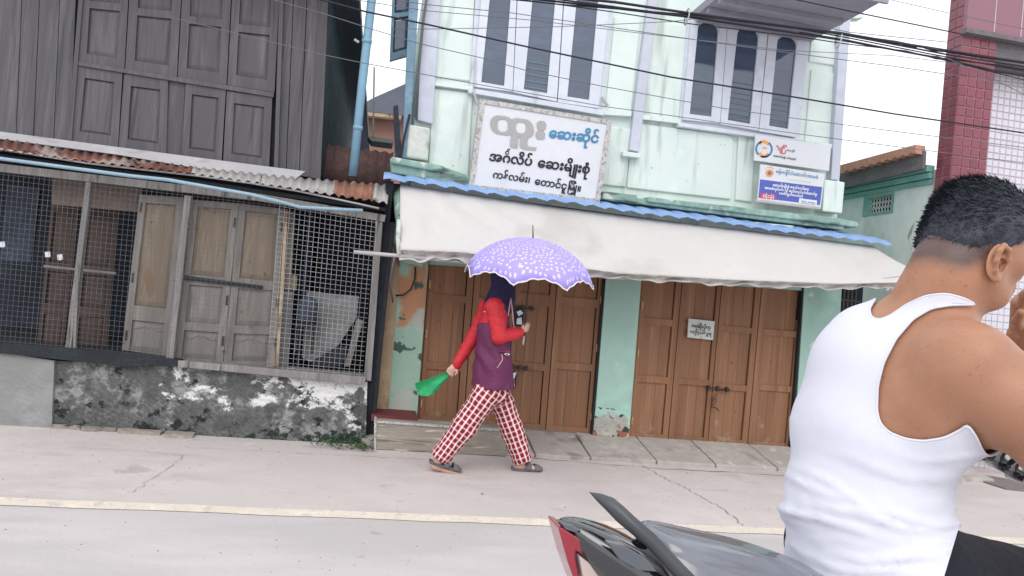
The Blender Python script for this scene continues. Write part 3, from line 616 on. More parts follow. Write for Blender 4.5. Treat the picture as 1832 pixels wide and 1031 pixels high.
def bolt(x0_, x1_, y_, sl_, par, mat='iron'):
    b_ = MB().tube([W(x0_, y_, DD-.03), W(x1_, y_+sl_, DD-.03)], .007, 7).build('bolt', mat, par, smooth=True)
    for t in (.1, .5, .9):
        x = lerp(x0_, x1_, t); y = y_+sl_*t; MB().slab([(x-2, y-4), (x+2, y-4), (x+2, y+4), (x-2, y+4)], DD-.038, .036).build('bolt_bracket', mat, b_)
bolt(1265, 1306, 694, 4, d2); bolt(916, 957, 549, 4, d1); bolt(917, 945, 657, 3, d1)
def padlock(x, y, mat, lab):
    p = W(x, y, DD-.055); r = thing('padlock', lab, 'padlock', p)
    MB().box(p[0]-.022, p[0]+.022, p[1]-.012, p[1]+.012, p[2]-.05, p[2]).build('body', mat, r, bevel=.005)
    MB().tube([p+(-.015, 0, 0), p+(-.015, 0, .025), p+(-.008, 0, .036), p+(.008, 0, .036), p+(.015, 0, .025), p+(.015, 0, 0)], .004, 6).build('shackle', 'iron', r, smooth=True)
padlock(1279, 712, 'tin_rust_red', 'rusty padlock hanging from the bolt of the right folding doors')
MB().tube([W(x, y, DD-.05) for x, y in ((1276, 722), (1273, 728), (1283, 731), (1286, 736))], .006, 6).build('chain_end', 'iron', d2)
# black and white stickers beside the bolts of the left doors
def sticker(c, lab, marks):
    s_ = tag(MB().slab(c, DD-.014, .005).build('door_sticker', 'ink_black'), lab, 'sticker')
    for m_ in marks: MB().slab(m_, DD-.017, .002).build('printed_mark', 'print_white', s_)
sticker([(921, 551), (938, 553), (935, 585), (919, 583)], 'black and white sticker behind the hand holding the umbrella', [[(924, 558), (932, 555), (936, 561), (928, 566)], [(925, 570), (933, 568), (934, 581), (924, 580)]])
sticker([(913, 664), (925, 666), (922, 694), (911, 692)], 'black and white sticker low on the door beside the jacket hem', [[(916, 668), (924, 666), (921, 676), (918, 680)], [(912, 682), (920, 680), (921, 692), (912, 690)]])
# notice on the door
nb = thing('door_notice', 'small white notice with two lines of Burmese writing on the right doors', 'notice', W(1254, 606, DD-.03))
MB().slab([(1232, 570), (1279, 575), (1276, 609), (1230, 604)], DD-.03, .02).build('board', 'stone_block', nb, bevel=.004)
text(nb, [('ေရဆုိးပုိက္', 0, 0, 1, 1)], (1237, 585), (1271, 589), DD-.031, 'ink_black', .02)
text(nb, [('မထုိင္ပါနဲ႔ရ', 0, 0, 1, 1)], (1234, 596), (1273, 600), DD-.031, 'ink_black', .02)

# ------------------------------------------------------------------ signs
def board_sign(name, lab, c, D, edge, th=.05):
    r = thing(name, lab, 'sign', W((c[2][0]+c[3][0])/2, (c[2][1]+c[3][1])/2, D))
    cw = [W(x, y, D) for x, y in c]; mb = MB()
    if edge:
        e = edge
        for q in (cell(cw, 0, 1, 0, e*1.4), cell(cw, 0, 1, 1-e*1.4, 1), cell(cw, 0, e, e*1.4, 1-e*1.4), cell(cw, 1-e, 1, e*1.4, 1-e*1.4)): mb.hexa([p-YV*.012 for p in q], [p+YV*th for p in q])
        mb.build('frame', 'sign_edge', r)
    q = cell(cw, edge, 1-edge, edge*1.4, 1-edge*1.4) if edge else cw
    MB().hexa(q, [p+YV*th*.8 for p in q]).build('face', 'sign_white', r); return r, cw
ms_, cw = board_sign('pharmacy_sign', 'large white pharmacy signboard with grey, blue and black Burmese lettering', [(859, 177), (1095, 216), (1072, 364), (838, 338)], SD-.22, .035, .1)
TD = SD-.223; LN = np.array([.10, 0, 1.0])
zp = lambda x, y: (830+x/5.154, 170+y/5.154)
def rrect(x0_, y0_, x1_, y1_, r_, sl_=.14, n_=6):    # rounded rectangle sheared along the sign's slope, in crop pixels
    P = []
    for cx_, cy_, a0 in ((x1_-r_, y0_+r_, -pi/2), (x1_-r_, y1_-r_, 0), (x0_+r_, y1_-r_, pi/2), (x0_+r_, y0_+r_, pi)):
        for k in range(n_): a = a0+pi/2*k/(n_-1); x = cx_+r_*cos(a); P.append(zp(x, cy_+r_*sin(a)+(x-x0_)*sl_))
    return P
def ring(o_, i_, lay):
    A_ = [W(x, y, TD-.003-.0007*lay) for x, y in o_]; B_ = [W(x, y, TD-.003-.0007*lay) for x, y in i_]
    MB().grid([A_, B_], True).build('large_letter', 'ink_grey', ms_)
ring(rrect(243, 178, 470, 352, 82), rrect(312, 222, 405, 338, 36, .06), 0); ring(rrect(415, 203, 645, 378, 80), rrect(480, 248, 573, 350, 36, .06), 1)
MB().slab([zp(436, 362), zp(503, 372), zp(494, 492), zp(437, 484), zp(424, 466)], TD-.0055, .002).build('large_letter', 'ink_grey', ms_)
MB().slab([zp(520, 372), zp(592, 384), zp(582, 452), zp(596, 476), zp(672, 486), zp(660, 512), zp(560, 502), zp(524, 486), zp(514, 462)], TD-.0055, .002).build('large_letter', 'ink_grey', ms_)
def dot(x, y, s): MB().slab([(x-s, y-s*.6), (x-s*.5, y-s), (x+s*.6, y-s*.9), (x+s, y-s*.3), (x+s*.9, y+s*.7), (x+s*.4, y+s*1.0), (x-s*.6, y+s*.9), (x-s, y+s*.4)], TD-.003, .002).build('large_letter', 'ink_grey', ms_)
dot(969, 225, 8.5); dot(967, 242, 8.5)
text(ms_, [('ေဆးဆုိင်', 0, 0, 1, 1)], (981, 246), (1070, 256), TD, 'ink_blue', .035, lean=LN)
def line(s, p0, p1, mat='ink_black', off=.035, extra=()): text(ms_, [(s, 0, 0, 1, 1)]+list(extra), p0, p1, TD, mat, off, lean=LN)
line('အဂလိပ်', (874, 287), (951, 297), extra=[('င', 1.18, .66, .55, .5), ('်', 1.62, .52, .6, .6)])
text(ms_, [('ေဆးမ', 0, 0, 1, 1), ('ျ', 2.80, 0, 1, 1), ('ိ', 2.80, 0, 1, 1), ('၊', 2.98, -.47, 1.0, 1.88), ('း', 3.20, 0, 1, 1), ('စုံ', 3.54, 0, 1, 1)], (961, 299), (1054, 311), TD, 'ink_black', .035, lean=LN)
line('ကန်လမ်း၊', (881, 318), (947, 327), off=.03)
text(ms_, [('ေတာင်ငူ', 0, 0, 1, 1), ('ြ', 3.56, 0, 1.0, 1.0), ('မ', 3.70, 0, 1, 1), ('ိ', 4.36, 0, 1, 1), ('့', 4.46, -.12, 1, 1), ('၊', 4.34, -.47, 1.0, 1.88), ('။', 4.60, 0, 1, 1)], (956, 330), (1038, 343), TD, 'ink_black', .03, lean=LN)
s1, cw = board_sign('white_sign', 'plain white board with a round blue and orange logo, above the blue sign', [(1352, 241), (1487, 262), (1483, 306), (1349, 287)], SD-.10, 0, .02)
T1 = SD-.103
def arc(par, cx, cy, r, a0, a1, wd, mat, D):
    A = [(cx+(r-wd)*cos(a), cy-(r-wd)*sin(a)) for a in np.linspace(a0, a1, 14)]; B = [(cx+(r+wd)*cos(a), cy-(r+wd)*sin(a)) for a in np.linspace(a1, a0, 14)]
    MB().grid([[W(x, y, D) for x, y in A], [W(x, y, D) for x, y in B[::-1]]]).build('logo', mat, par, solid=.001)
arc(s1, 1367, 267, 14, -2.0, .9, 1.6, 'ink_blue', T1); arc(s1, 1367, 267, 14, 1.9, 3.9, 1.6, 'ink_blue', T1)
arc(s1, 1367, 262, 8.5, .3, 2.6, 2.6, 'print_orange', T1); arc(s1, 1367, 271, 8.5, 3.4, 5.8, 2.6, 'print_orange', T1)
arc(s1, 1368, 267, 3, 0, 3.0, 1.2, 'print_orange', T1)
text(s1, [('"ပြု"', 0, 0, 1, 1)], (1388, 268), (1406, 271), T1, 'ink_red', .03, lean=LN); text(s1, [('ေဆးဆုိင်', 0, 0, 1, 1)], (1407, 270), (1422, 272.5), T1, 'ink_black', .01, lean=LN)
text(s1, [('အေကာင်းဆုံး ဝန်ေဆာင်', 0, 0, 1, 1)], (1383, 280), (1424, 287), T1, 'ink_black', .03, lean=LN)
s2, cw = board_sign('insurance_sign', 'blue and white printed sign with an orange emblem, lower right of the facade', [(1361, 294), (1476, 311), (1468, 374), (1355, 360)], SD-.13, 0, .02)
T2 = SD-.132
MB().slab([(1360, 321), (1471, 335), (1467, 367), (1357, 354)], T2, .0015).build('printed_field', 'print_blue', s2)
MB().slab([(1353, 357), (1467, 371), (1465, 375), (1352, 361)], T2-.012, .02).build('frame_edge', 'tin_flashing', s2)
arc(s2, 1377, 310, 6, 0, 6.28, 1.3, 'print_orange', T2); arc(s2, 1377, 310, 2, 0, 6.28, 2, 'far_wall', T2); arc(s2, 1377, 308, 9, .6, 2.5, .7, 'print_orange', T2)
text(s2, [('မန်မာနိုင်ငံေဆးဝါးအာမခံ', 0, 0, 1, 1)], (1388, 309), (1463, 320), T2, 'ink_blue', .01, lean=LN)
MB().slab([(1409, 320), (1450, 326), (1450, 327.3), (1409, 321.3)], T2, .001).build('printed_rule', 'print_green', s2)
text(s2, [('ေဆးဝါးမျိးစုံ ေရာင်းဝယ်ေရး', 0, 0, 1, 1)], (1382, 333), (1447, 341), T2-.002, 'print_white', .04, lean=LN)
text(s2, [('အာမခံလုပ်ငန်း နှင့် ေငွလဲလုပ်ငန်းေဆာင်မှု', 0, 0, 1, 1)], (1367, 338), (1461, 350), T2-.002, 'print_white', .04, lean=LN)
text(s2, [('ေဆာင်ရွက်ေပးသည်', 0, 0, 1, 1)], (1393, 347.5), (1436, 353.5), T2-.002, 'print_white', .04, lean=LN)
MB().slab([(1361, 346), (1388, 349), (1387, 357), (1360, 354)], T2-.002, .0015).build('printed_patch', 'ink_red', s2); text(s2, [('(ရုံးခွဲ)', 0, 0, 1, 1)], (1364, 353), (1384, 356), T2-.004, 'print_white', .01, lean=LN)
MB().slab([(1430, 355), (1462, 359), (1461, 367), (1429, 363)], T2-.002, .0015).build('printed_patch', 'print_white', s2); text(s2, [('၀၉-၄၂၈၁၅၀', 0, 0, 1, 1)], (1433, 361.5), (1458, 365), T2-.004, 'print_blue', .01, lean=LN)

# ------------------------------------------------------------------ blue corrugated strip and canvas awning
bt = [(686, 316), (1000, 353), (1300, 393), (1596, 435)]
aw_t = [(716, 330), (840, 348), (1000, 372), (1200, 397), (1400, 420), (1562, 441)]
bs_ = thing('blue_roof_sheet', 'narrow wavy pale blue roof sheet along the top of the canvas awning', 'roof sheet', W(1140, 380, 6.7))
A = W(686, 318, 6.62); B = W(1597, 437, 6.62); n = 300; rows = [[], [], []]
for k in range(n+1):
    t = k/n; p = lerp(A, B, t); ph = t*np.linalg.norm(B-A)/.19
    wv = .012*(1-2*abs((ph % 1)-.35)/.65 if (ph % 1) > .35 else (ph % 1)/.35)+.006*sin(t*23)
    rows[2].append(p+(0, 0, wv-.012+random.uniform(-.002, .002))); rows[1].append(p+(0, .10, .040+wv*.9)); rows[0].append(p+(0, .34, .10+wv*.6))
MB().grid(rows).build('sheet', 'blue_sheet', bs_, solid=.004)
MB().slab([(690, 329), (1140, 388), (1560, 443), (1560, 450), (1140, 398), (690, 340)], 6.74, .05).build('batten', 'near_black', bs_)
aw = thing('canvas_awning', 'long off-white canvas awning over the shop doors, sagging at its front hem', 'awning', W(1150, 500, 6.15))
aw_b = [(716, 447), (830, 452), (900, 464), (1054, 482), (1108, 489), (1200, 494), (1310, 501), (1400, 504), (1500, 508), (1600, 506), (1668, 494)]
nx, nz = 150, 18; rows = []
for j in range(nz+1):
    v = j/nz; r_ = []
    for i in range(nx+1):
        u = i/nx; a = lerp(716, 1562, u); b = lerp(716, 1668, u); T = W(a, pl(aw_t, a), 6.72); Bp = W(b, pl(aw_b, b), 6.12)
        p = lerp(T, Bp, v); f = 0
        for (cu, sl, wd, am) in ((.05, .16, .008, .012), (.08, .20, .009, -.012), (.12, .25, .012, .010), (.17, .27, .012, -.008), (.36, .02, .02, .006), (.62, -.03, .03, .006), (.83, .04, .025, .008)):
            f += 2.6*am*math.exp(-((u-cu-sl*v)/wd)**2)*sin(pi*min(1, v*1.1))
        p = p+np.array((0, -.5, .6))*(f+.018*sin(pi*v)*sin(u*11)-.02*sin(pi*v)); r_.append(p)
    rows.append(r_)
MB().grid(rows).build('canvas', 'canvas', aw, smooth=True, solid=.004)
last = rows[-1]; hem = []; cr = [0, .010, .022, .030, .026]
for j in range(7):
    r_ = []
    for i, p in enumerate(last):
        u = i/nx; dr = (.075 if u < .18 else lerp(.075, .05, min(1, (u-.18)/.1)))*(1+.22*sin(i*.37)+.18*sin(i*.93+2)); dr *= 1 if u < .93 else max(.12, (1-u)/.07)
        t = j/6; r_.append(p+np.array((0, .055*sin(t*pi*.9)*(1+.3*sin(i*.7+j))+.012*sin(i*1.3), -dr*t+.008*mnz.noise(Vector((i*.3, j*.8, 2))))))
    hem.append(r_)
MB().grid(hem).build('hem', 'canvas_hem_shaded', aw, smooth=True, solid=.003)
fpx = [W(633, 451, 6.17), W(715, 458, 6.17), W(1100, 497, 6.2), W(1480, 512, 6.2), W(1635, 494, 6.2)]
MB().tube(fpx, .017, 10).build('front_pipe', 'tin_flashing', aw, smooth=True)
MB().tube([W(714, 395, 6.3), W(712, 425, 6.2), W(714, 456, 6.16)], .02, 8).build('joint_wrap', 'stone_block', aw, smooth=True)
MB().tube([W(706, 460, 6.16), W(702, 480, 6.2), W(697, 510, 6.4), W(703, 540, 6.7)], .008, 6).build('tie_rope', 'cable_grey', aw, smooth=True)
MB().tube([W(714, 455, 6.16), W(722, 445, 6.6), W(730, 430, 6.98)], .012, 8).build('side_pipe', 'tin_flashing', aw, smooth=True)
# left end flap of the awning, folded against the post
fl_ = [[W(704, 345, 6.72), W(718, 332, 6.72)], [W(706, 380, 6.6), W(718, 385, 6.5)], [W(712, 425, 6.4), W(719, 430, 6.3)], [W(716, 450, 6.2), W(720, 450, 6.13)]]
MB().grid(fl_).build('end_flap', 'ledge_green', aw, smooth=True, solid=.004)
# ------------------------------------------------------------------ alley house with vent block (its wall runs away from the street)
TD0 = 6.7                                                              # street face of the tiled column
xa = W(1665, 420, TD0+.25)[0]
ah = thing('alley_house', 'single storey mint house with rusty roof and a pierced vent block, beyond the alley', 'house', (xa, 9, 0))
near_y = XP(1683, 200, W(1711, 200, TD0)[0])[1]+.03
def xq(pts, x, th, name, mat, par=None, **k):                            # outline seen on the plane x = const, thickness to the right
    return MB().pris([XP(a, b, x)*np.array((1, 0, 1))+YV*max(XP(a, b, x)[1], near_y) for a, b in pts], (th, 0, 0)).build(name, mat, par or ah, **k)
yn = TD0+.28
zt_ = XP(1580, 322, xa)[2]
vp = [(1545, 353), (1600, 345), (1599, 381), (1546, 387)]
vw = [XP(a, b, xa) for a, b in vp]; vy0, vy1 = (vw[1][1]+vw[2][1])/2, (vw[0][1]+vw[3][1])/2; vz1, vz0 = (vw[0][2]+vw[1][2])/2, (vw[2][2]+vw[3][2])/2
for k, (y0, y1, z0, z1) in enumerate(((yn, vy0, -.02, zt_), (vy1, 15, -.02, zt_), (vy0, vy1, -.02, vz0), (vy0, vy1, vz1, zt_))):
    MB().box(xa, xa+.12, y0, y1, z0, z1).build('wall', 'alley_wall', ah)
vent = MB(); d = xa+.01
fr_ = .03
for y0, y1, z0, z1 in ((vy0, vy1, vz1-fr_, vz1), (vy0, vy1, vz0, vz0+fr_), (vy0, vy0+fr_, vz0+fr_, vz1-fr_), (vy1-fr_*3.2, vy1, vz0+fr_, vz1-fr_)): vent.box(d-.02, d+.05, y0, y1, z0, z1)
vent = vent.build('vent_block', 'vent_green', ah)
lat = MB(); ny, nz_ = 8, 3; y0, y1, z0, z1 = vy0+fr_, vy1-fr_*3.2, vz0+fr_, vz1-fr_
for i in range(ny):
    for j in range(nz_):
        cy, cz = lerp(y0, y1, (i+.5)/ny), lerp(z0, z1, (j+.5)/nz_); ry, rz = (y1-y0)/ny*.5, (z1-z0)/nz_*.5
        lat.tube([(d+.02, cy+ry*cos(a), cz+rz*sin(a)) for a in np.linspace(0, 2*pi, 9)], .008, 4)
lat.build('lattice', 'stone_block', vent); MB().box(d+.06, d+.1, vy0, vy1, vz0, vz1).build('void', 'dark_interior', vent)
for k, (z, dz, pr) in enumerate(((zt_-.03, .07, .10), (zt_-.10, .06, .06), (zt_-.16, .05, .03))): MB().box(xa-pr, xa-.001, yn, 14, z, z+dz).build('cornice', 'vent_green', ah)
xq([(1503, 306), (1652, 270), (1650, 302), (1500, 338)], xa-.16, .04, 'barge_board', 'gable_grey')
nn = 24
for k in range(nn):                                                     # roof sheets, each a shallow tile seen along the verge
    t0, t1 = k/nn, (k+1)/nn
    a = lerp(np.array((1502, 296)), np.array((1674, 249)), t0); b = lerp(np.array((1502, 296)), np.array((1674, 249)), t1)
    if XP(b[0], b[1], xa-.24)[1] < near_y: break
    xq([tuple(a), tuple(b), (b[0], b[1]+(12 if k % 2 else 16)), (a[0], a[1]+14)], xa-.24, .12, 'roof_sheet', 'roof_rust')
# grey plank gate under the man's arm, drain edge
gt = thing('plank_gate', 'grey plank gate seen under the motorcyclist\'s arm', 'gate', W(1780, 800, 6.9))
for k in range(9):
    xx = 1690+k*24; MB().slab([(xx+14, 600+k*2), (xx+36, 603+k*2), (xx+22, 815+k*2), (xx, 813+k*2)], 6.9+.01*(k % 2), .03).build('plank', 'sky_grey_plank', gt)
for y in (640, 770): MB().slab([(1690, y), (1910, y+22), (1910, y+32), (1690, y+10)], 6.95, .03).build('rail', 'sky_grey_plank', gt)
dr = MB().pris([G(1712, 846, .015), G(1800, 874, .015), G(1900, 885, .015), G(1860, 866, .015), G(1740, 846, .015)], (0, 0, -.02)).build('drain_edge', 'crack')
tag(dr, 'dark open drain edge at the foot of the plank gate', 'drain')
# ------------------------------------------------------------------ the tiled building at the right
tb = thing('tiled_building', 'maroon and white tiled building with a projecting upper floor at the right edge', 'building', (W(1745, 300, TD0)[0], TD0, 0))
cl = W(1711, 200, TD0); cr_ = W(1774, 200, TD0); xL, xR = cl[0], cr_[0]
fz = W(1745, 100, TD0)[2]
wf = xR-xL; ts = wf/4; 
lx0 = xL; sy = XP(1683, 200, xL)[1]                                     # far edge of its left face
ds = (sy-TD0)/2
leanx = (W(1718, 120, TD0)[0]-W(1699, 340, TD0)[0])/(W(1718, 120, TD0)[2]-W(1699, 340, TD0)[2])
shx = lambda z: leanx*(z-cl[2])
def core(x0, x1, y0, y1, z0, z1, name, mat):
    f = [(x0+shx(z1), y0, z1), (x1+shx(z1), y0, z1), (x1+shx(z0), y0, z0), (x0+shx(z0), y0, z0)]
    return MB().hexa(f, [(a, y1, c_) for a, b, c_ in f]).build(name, mat, tb)
core(xL+.006, xR-.006, TD0+.008, sy, 0, fz+1.3, 'column', 'grout_maroon')
tilem = {}
def tile(kind, w_, h_, cx, cy, cz, ax, mat):
    key = (kind, round(w_, 4), round(h_, 4))
    if key not in tilem:
        g = .0045; a, b = w_/2-g, h_/2-g; t = .008
        mb = MB(); o_ = [(-a, 0, b), (a, 0, b), (a, 0, -b), (-a, 0, -b)]; i_ = [(-a+.004, -t, b-.004), (a-.004, -t, b-.004), (a-.004, -t, -b+.004), (-a+.004, -t, -b+.004)]
        mb.v = [np.array(p) for p in o_+i_]; mb.f = [(0, 1, 5, 4), (1, 2, 6, 5), (2, 3, 7, 6), (3, 0, 4, 7), (4, 5, 6, 7)]
        me = bpy.data.meshes.new(kind); me.from_pydata([tuple(v) for v in mb.v], [], mb.f); me.materials.append(MATS[mat]); tilem[key] = me
    o = bpy.data.objects.new('tile', tilem[key]); COL.objects.link(o); o.parent = tb; L = tb.location
    o.location = (cx+shx(cz)-L[0], cy-L[1], cz-L[2]); o.rotation_euler = (random.uniform(-.006, .006), 0, ax+random.uniform(-.006, .006))
rows_n = int((fz+1.15)/ts); zlow = 1.55
rest = MB()
for j in range(rows_n+4):
    z = fz+1.15-ts*(j+.5)
    if z < .05: break
    for i in range(4):
        if z > zlow: tile('tile', ts, ts, xL+ts*(i+.5), TD0+.008, z, 0, 'tile_maroon')
        else: x = xL+ts*i+shx(z); rest.box(x+.005, x+ts-.005, TD0, TD0+.01, z-ts/2+.005, z+ts/2-.005)
    for i in range(2):
        if z > zlow: tile('tile_side', ds, ts, xL+.006, TD0+ds*(i+.5), z, -pi/2, 'tile_maroon')
rest.build('lower_tiles', 'tile_maroon', tb, kind='stuff')
# recessed white tiled wall
wy = TD0+.32; wx0 = W(1776, 200, wy)[0]; tw = .078
core(xR-.02, wx0+2.4, wy+.008, wy+.3, 0, fz+.1, 'wall', 'grout')
rest = MB()
for j in range(60):
    z = fz+.04-tw*(j+.5)
    if z < .05: break
    for i in range(28):
        x = wx0-.02+tw*(i+.5)
        if z > 1.9 and i < 9: tile('tile_white', tw, tw, x, wy+.008, z, 0, 'tile_white')
        else: rest.box(x+shx(z)-tw/2+.004, x+shx(z)+tw/2-.004, wy, wy+.01, z-tw/2+.004, z+tw/2-.004)
rest.build('lower_tiles', 'tile_white', tb, kind='stuff')
# upper floor, barely proud of the column, over a grey beam
uD = TD0-.05; ux0 = W(1731, 30, uD)[0]; uz = W(1780, 60, uD)[2]
core(ux0, ux0+3, uD, TD0-.003, uz, uz+1.5, 'upper_wall', 'render_pink')
core(xR-.03, ux0+3, TD0+.03, TD0+.5, fz, uz-.002, 'beam', 'gable_grey')
core(ux0-.01, ux0+3, uD-.02, TD0-.003, uz-.05, uz-.002, 'drip_edge', 'gable_grey')
for k in (1, 2, 3): core(ux0+.33*k, ux0+.33*k+.012, uD-.004, uD, uz+.01, uz+1.5, 'panel_joint', 'grout')
# distant house in the gap, left
D_f = 24
fh = thing('distant_house', 'distant brown house with a dark roof glimpsed through the gap', 'house', W(690, 400, D_f))
fh.location[2] = 0
c = [W(640, 205, D_f), W(725, 214, D_f), W(725, 300, D_f), W(640, 300, D_f)]; c[2][2] = c[3][2] = 0
MB().hexa(c, [p+YV*5 for p in c]).build('wall', 'far_wall', fh)
MB().slab([(600, 214), (668, 175), (725, 150), (760, 150), (760, 212), (716, 206), (640, 198)], D_f-.5, 6).build('roof', 'far_roof', fh)
MB().slab([(640, 199), (718, 207), (718, 213), (640, 205)], D_f-.6, .3).build('eaves_board', 'pillar_edge', fh)
# weeds and rubble along the foot of the left wall
mb = MB(); rr = random.Random(9)
for k in range(420):
    x = rr.choice((rr.uniform(585, 655), rr.uniform(640, 668), rr.uniform(560, 655))); p = G(x, rr.uniform(794, 802)); p[2] = rr.uniform(0, .10)*rr.random()+.01; p[1] = rr.uniform(6.35, 6.55)-.03
    a = rr.uniform(0, 2*pi); s = rr.uniform(.008, .022); d = np.array((cos(a), sin(a)*.6, rr.uniform(-.2, .9)))*s*1.8; e = np.array((-sin(a), cos(a), rr.uniform(-.3, .3)))*s*.5
    mb.quad(p, p+d*.5+e, p+d, p+d*.5-e)
o = mb.build('weeds', 'weeds', kind='stuff'); o['label'] = 'low green weeds at the foot of the stained wall, beside the black gap strip'
for k, (x0_, x1_, y0_) in enumerate(((-60, -8, 746), (-5, 78, 755), (84, 140, 762), (146, 200, 767), (206, 282, 772), (290, 340, 779))):
    a = G(x0_, y0_+4); b = G(x1_, y0_+4+(x1_-x0_)*.09); yb = HD-.05
    n = 6; F_ = [(lerp(a[0], b[0], t), a[1]+rr.uniform(-.03, .02), 0) for t in np.linspace(0, 1, n)]
    mb = MB(); rows = [[(x, yb, .034) for x, y, z in F_], [(x+rr.uniform(-.01, .01), y+.03, .028+rr.uniform(-.01, .01)) for x, y, z in F_], [(x, y, -.01) for x, y, z in F_]]
    mb.grid(rows); mb.grid([[rows[0][0], rows[1][0], rows[2][0]], [(F_[0][0], yb, -.01)]*3]); mb.grid([[rows[0][-1], rows[1][-1], rows[2][-1]], [(F_[-1][0], yb, -.01)]*3])
    o = mb.build('rubble_stone', 'rubble')
    tag(o, ('broken kerb stone at the far left edge under the smooth cement wall', 'long broken stone below the smooth grey cement', 'short broken stone below the start of the rough wall', 'third broken stone from the left at the wall foot', 'long pale broken stone below the left of the stained wall', 'rightmost broken stone at the wall foot')[k], 'stone', 'broken stones along the wall foot')
# ------------------------------------------------------------------ overhead cables
CD = 5.3
cabs = [
 (((330, -45), (577, 0), (654, 21), (769, 45), (948, 85), (1200, 138), (1434, 176), (1600, 204), (1832, 238), (2100, 270)), .0075, 'thick black cable sloping across both signboard windows'),
 (((380, -30), (577, 24), (664, 52), (754, 79), (867, 105), (940, 126), (1080, 155), (1294, 194), (1430, 213), (1600, 235), (2000, 285)), .0035, 'thin cable just below the thick black one'),
 (((300, 30), (577, 98), (650, 113), (752, 132), (855, 151), (1076, 190), (1200, 207), (1430, 240), (1560, 257), (1900, 300)), .0035, 'lowest thin cable, crossing the window bottoms'),
 (((600, -90), (940, -12), (1100, 4), (1228, 23), (1507, 60), (1600, 76), (1690, 90), (1900, 122)), .012, 'thickest black cable at the top of the bundle by the eave'),
 (((600, -70), (900, -8), (1100, 15), (1234, 31), (1500, 71), (1689, 106), (1780, 127), (1900, 146)), .009, 'black cable under the thickest one in the bundle'),
 (((600, -55), (880, -8), (1100, 22), (1228, 42), (1430, 66), (1507, 78), (1620, 91), (1780, 130), (1900, 160)), .005, 'slack lower cable of the bundle'),
 (((560, -28), (758, 8), (913, 23), (1072, 46), (1317, 82), (1430, 97), (1600, 119), (1700, 134), (2000, 170)), .0035, 'grey wire below the bundle, over the window heads'),
 (((560, -12), (758, 19), (948, 36), (1200, 66), (1400, 90), (1600, 100), (1700, 112), (2000, 150)), .003, 'thin grey wire above the pane tops of the left window'),
 (((700, 52), (789, 52), (1000, 48), (1200, 39), (1300, 27), (1420, -5)), .003, 'thin wire rising rightward across the other cables'),
 (((900, -14), (991, -2), (1200, 26), (1352, 39), (1507, 62), (1690, 97), (1900, 130)), .008, 'black cable joining the bundle from above the left window'),
 (((1300, -30), (1426, 0), (1544, 25), (1695, 56), (1832, 83), (2000, 112)), .006, 'black cable crossing the white sky beside the eave corner'),
 (((1450, -34), (1594, 0), (1695, 23), (1832, 52), (2000, 84)), .003, 'thin wire high in the sky gap at the right'),
 (((1430, 40), (1520, 58), (1689, 75), (1832, 96), (2000, 115)), .0035, 'thin wire fanning above the spliced cables in the sky gap'),
 (((1430, 50), (1520, 63), (1600, 74), (1689, 92), (1780, 106), (1850, 116), (2000, 138)), .008, 'upper spliced black cable running onto the tiled column'),
 (((1430, 58), (1520, 73), (1610, 91), (1689, 105), (1780, 116), (1850, 128), (2000, 150)), .007, 'lower spliced black cable running onto the tiled column'),
 (((1689, 102), (1780, 143), (1832, 169), (2000, 240)), .0035, 'wire dropping steeply across the white tiles'),
 (((640, -30), (1000, 8), (1228, 26), (1430, 52), (1507, 66), (1660, 96), (1900, 140)), .006, 'twisted cable inside the bundle near its clamps'),
]
for k, (p, r, lab) in enumerate(cabs):
    o = MB().tube([W(x, y, CD+.03*(k % 3)) for x, y in p], r*.86, 7).build('overhead_cable', 'cable_black' if r > .0036 else 'cable_grey', smooth=True)
    tag(o, lab, 'cable', 'overhead cables along the street')
for k, (x, y) in enumerate(((1229, 26), (1500, 68))):
    c_ = W(x, y+4, CD+.03); o = MB().tube([c_+(.012*sin(a)*.6, .05*cos(a)*.8, .065*sin(a)) for a in np.linspace(0, 2*pi, 17)], .006, 6).build('cable_clamp', 'tin_flashing', smooth=True)
    tag(o, ('metal ring clamp on the cable bundle left of the right window', 'metal ring clamp on the cable bundle at the shop corner')[k], 'clamp', 'clamps on the cable bundle')
for k, (x0_, y0_, x1_, y1_) in enumerate(((1608, 77, 1640, 84), (1655, 86, 1689, 92), (1662, 101, 1689, 106))):
    o = MB().tube([W(x0_, y0_, CD), W((x0_+x1_)/2, (y0_+y1_)/2, CD), W(x1_, y1_, CD)], [.008, .015, .009], 8).build('cable_splice', 'cable_black', smooth=True)
    tag(o, ('leftmost black splice sleeve in the sky gap', 'upper black splice sleeve beside the tiled column', 'lower black splice sleeve beside the tiled column')[k], 'splice', 'splice sleeves on the cables')
# grit and litter on the concrete
mb = MB(); rr = random.Random(21)
for k in range(900):
    y = rr.uniform(3.0, 6.5) if k % 3 else rr.uniform(6.1, 6.5); x = rr.uniform(-4, 6); s = rr.uniform(.002, .006)*(2.2 if k % 41 == 0 else 1); a = rr.uniform(0, 6.3); p = np.array((x, y, .005))
    e1 = np.array((cos(a), sin(a), 0))*s; e2 = np.array((-sin(a), cos(a), 0))*s*rr.uniform(.5, 1); t_ = p+(0, 0, s*.7); i = len(mb.v)
    mb.v += [p-e1, p-e2, p+e1, p+e2, t_]; mb.f += [(i, i+1, i+4), (i+1, i+2, i+4), (i+2, i+3, i+4), (i+3, i, i+4)]
o = mb.build('ground_grit', 'crack', kind='stuff'); o['label'] = 'fine grit and bits of litter scattered over the roadside concrete'
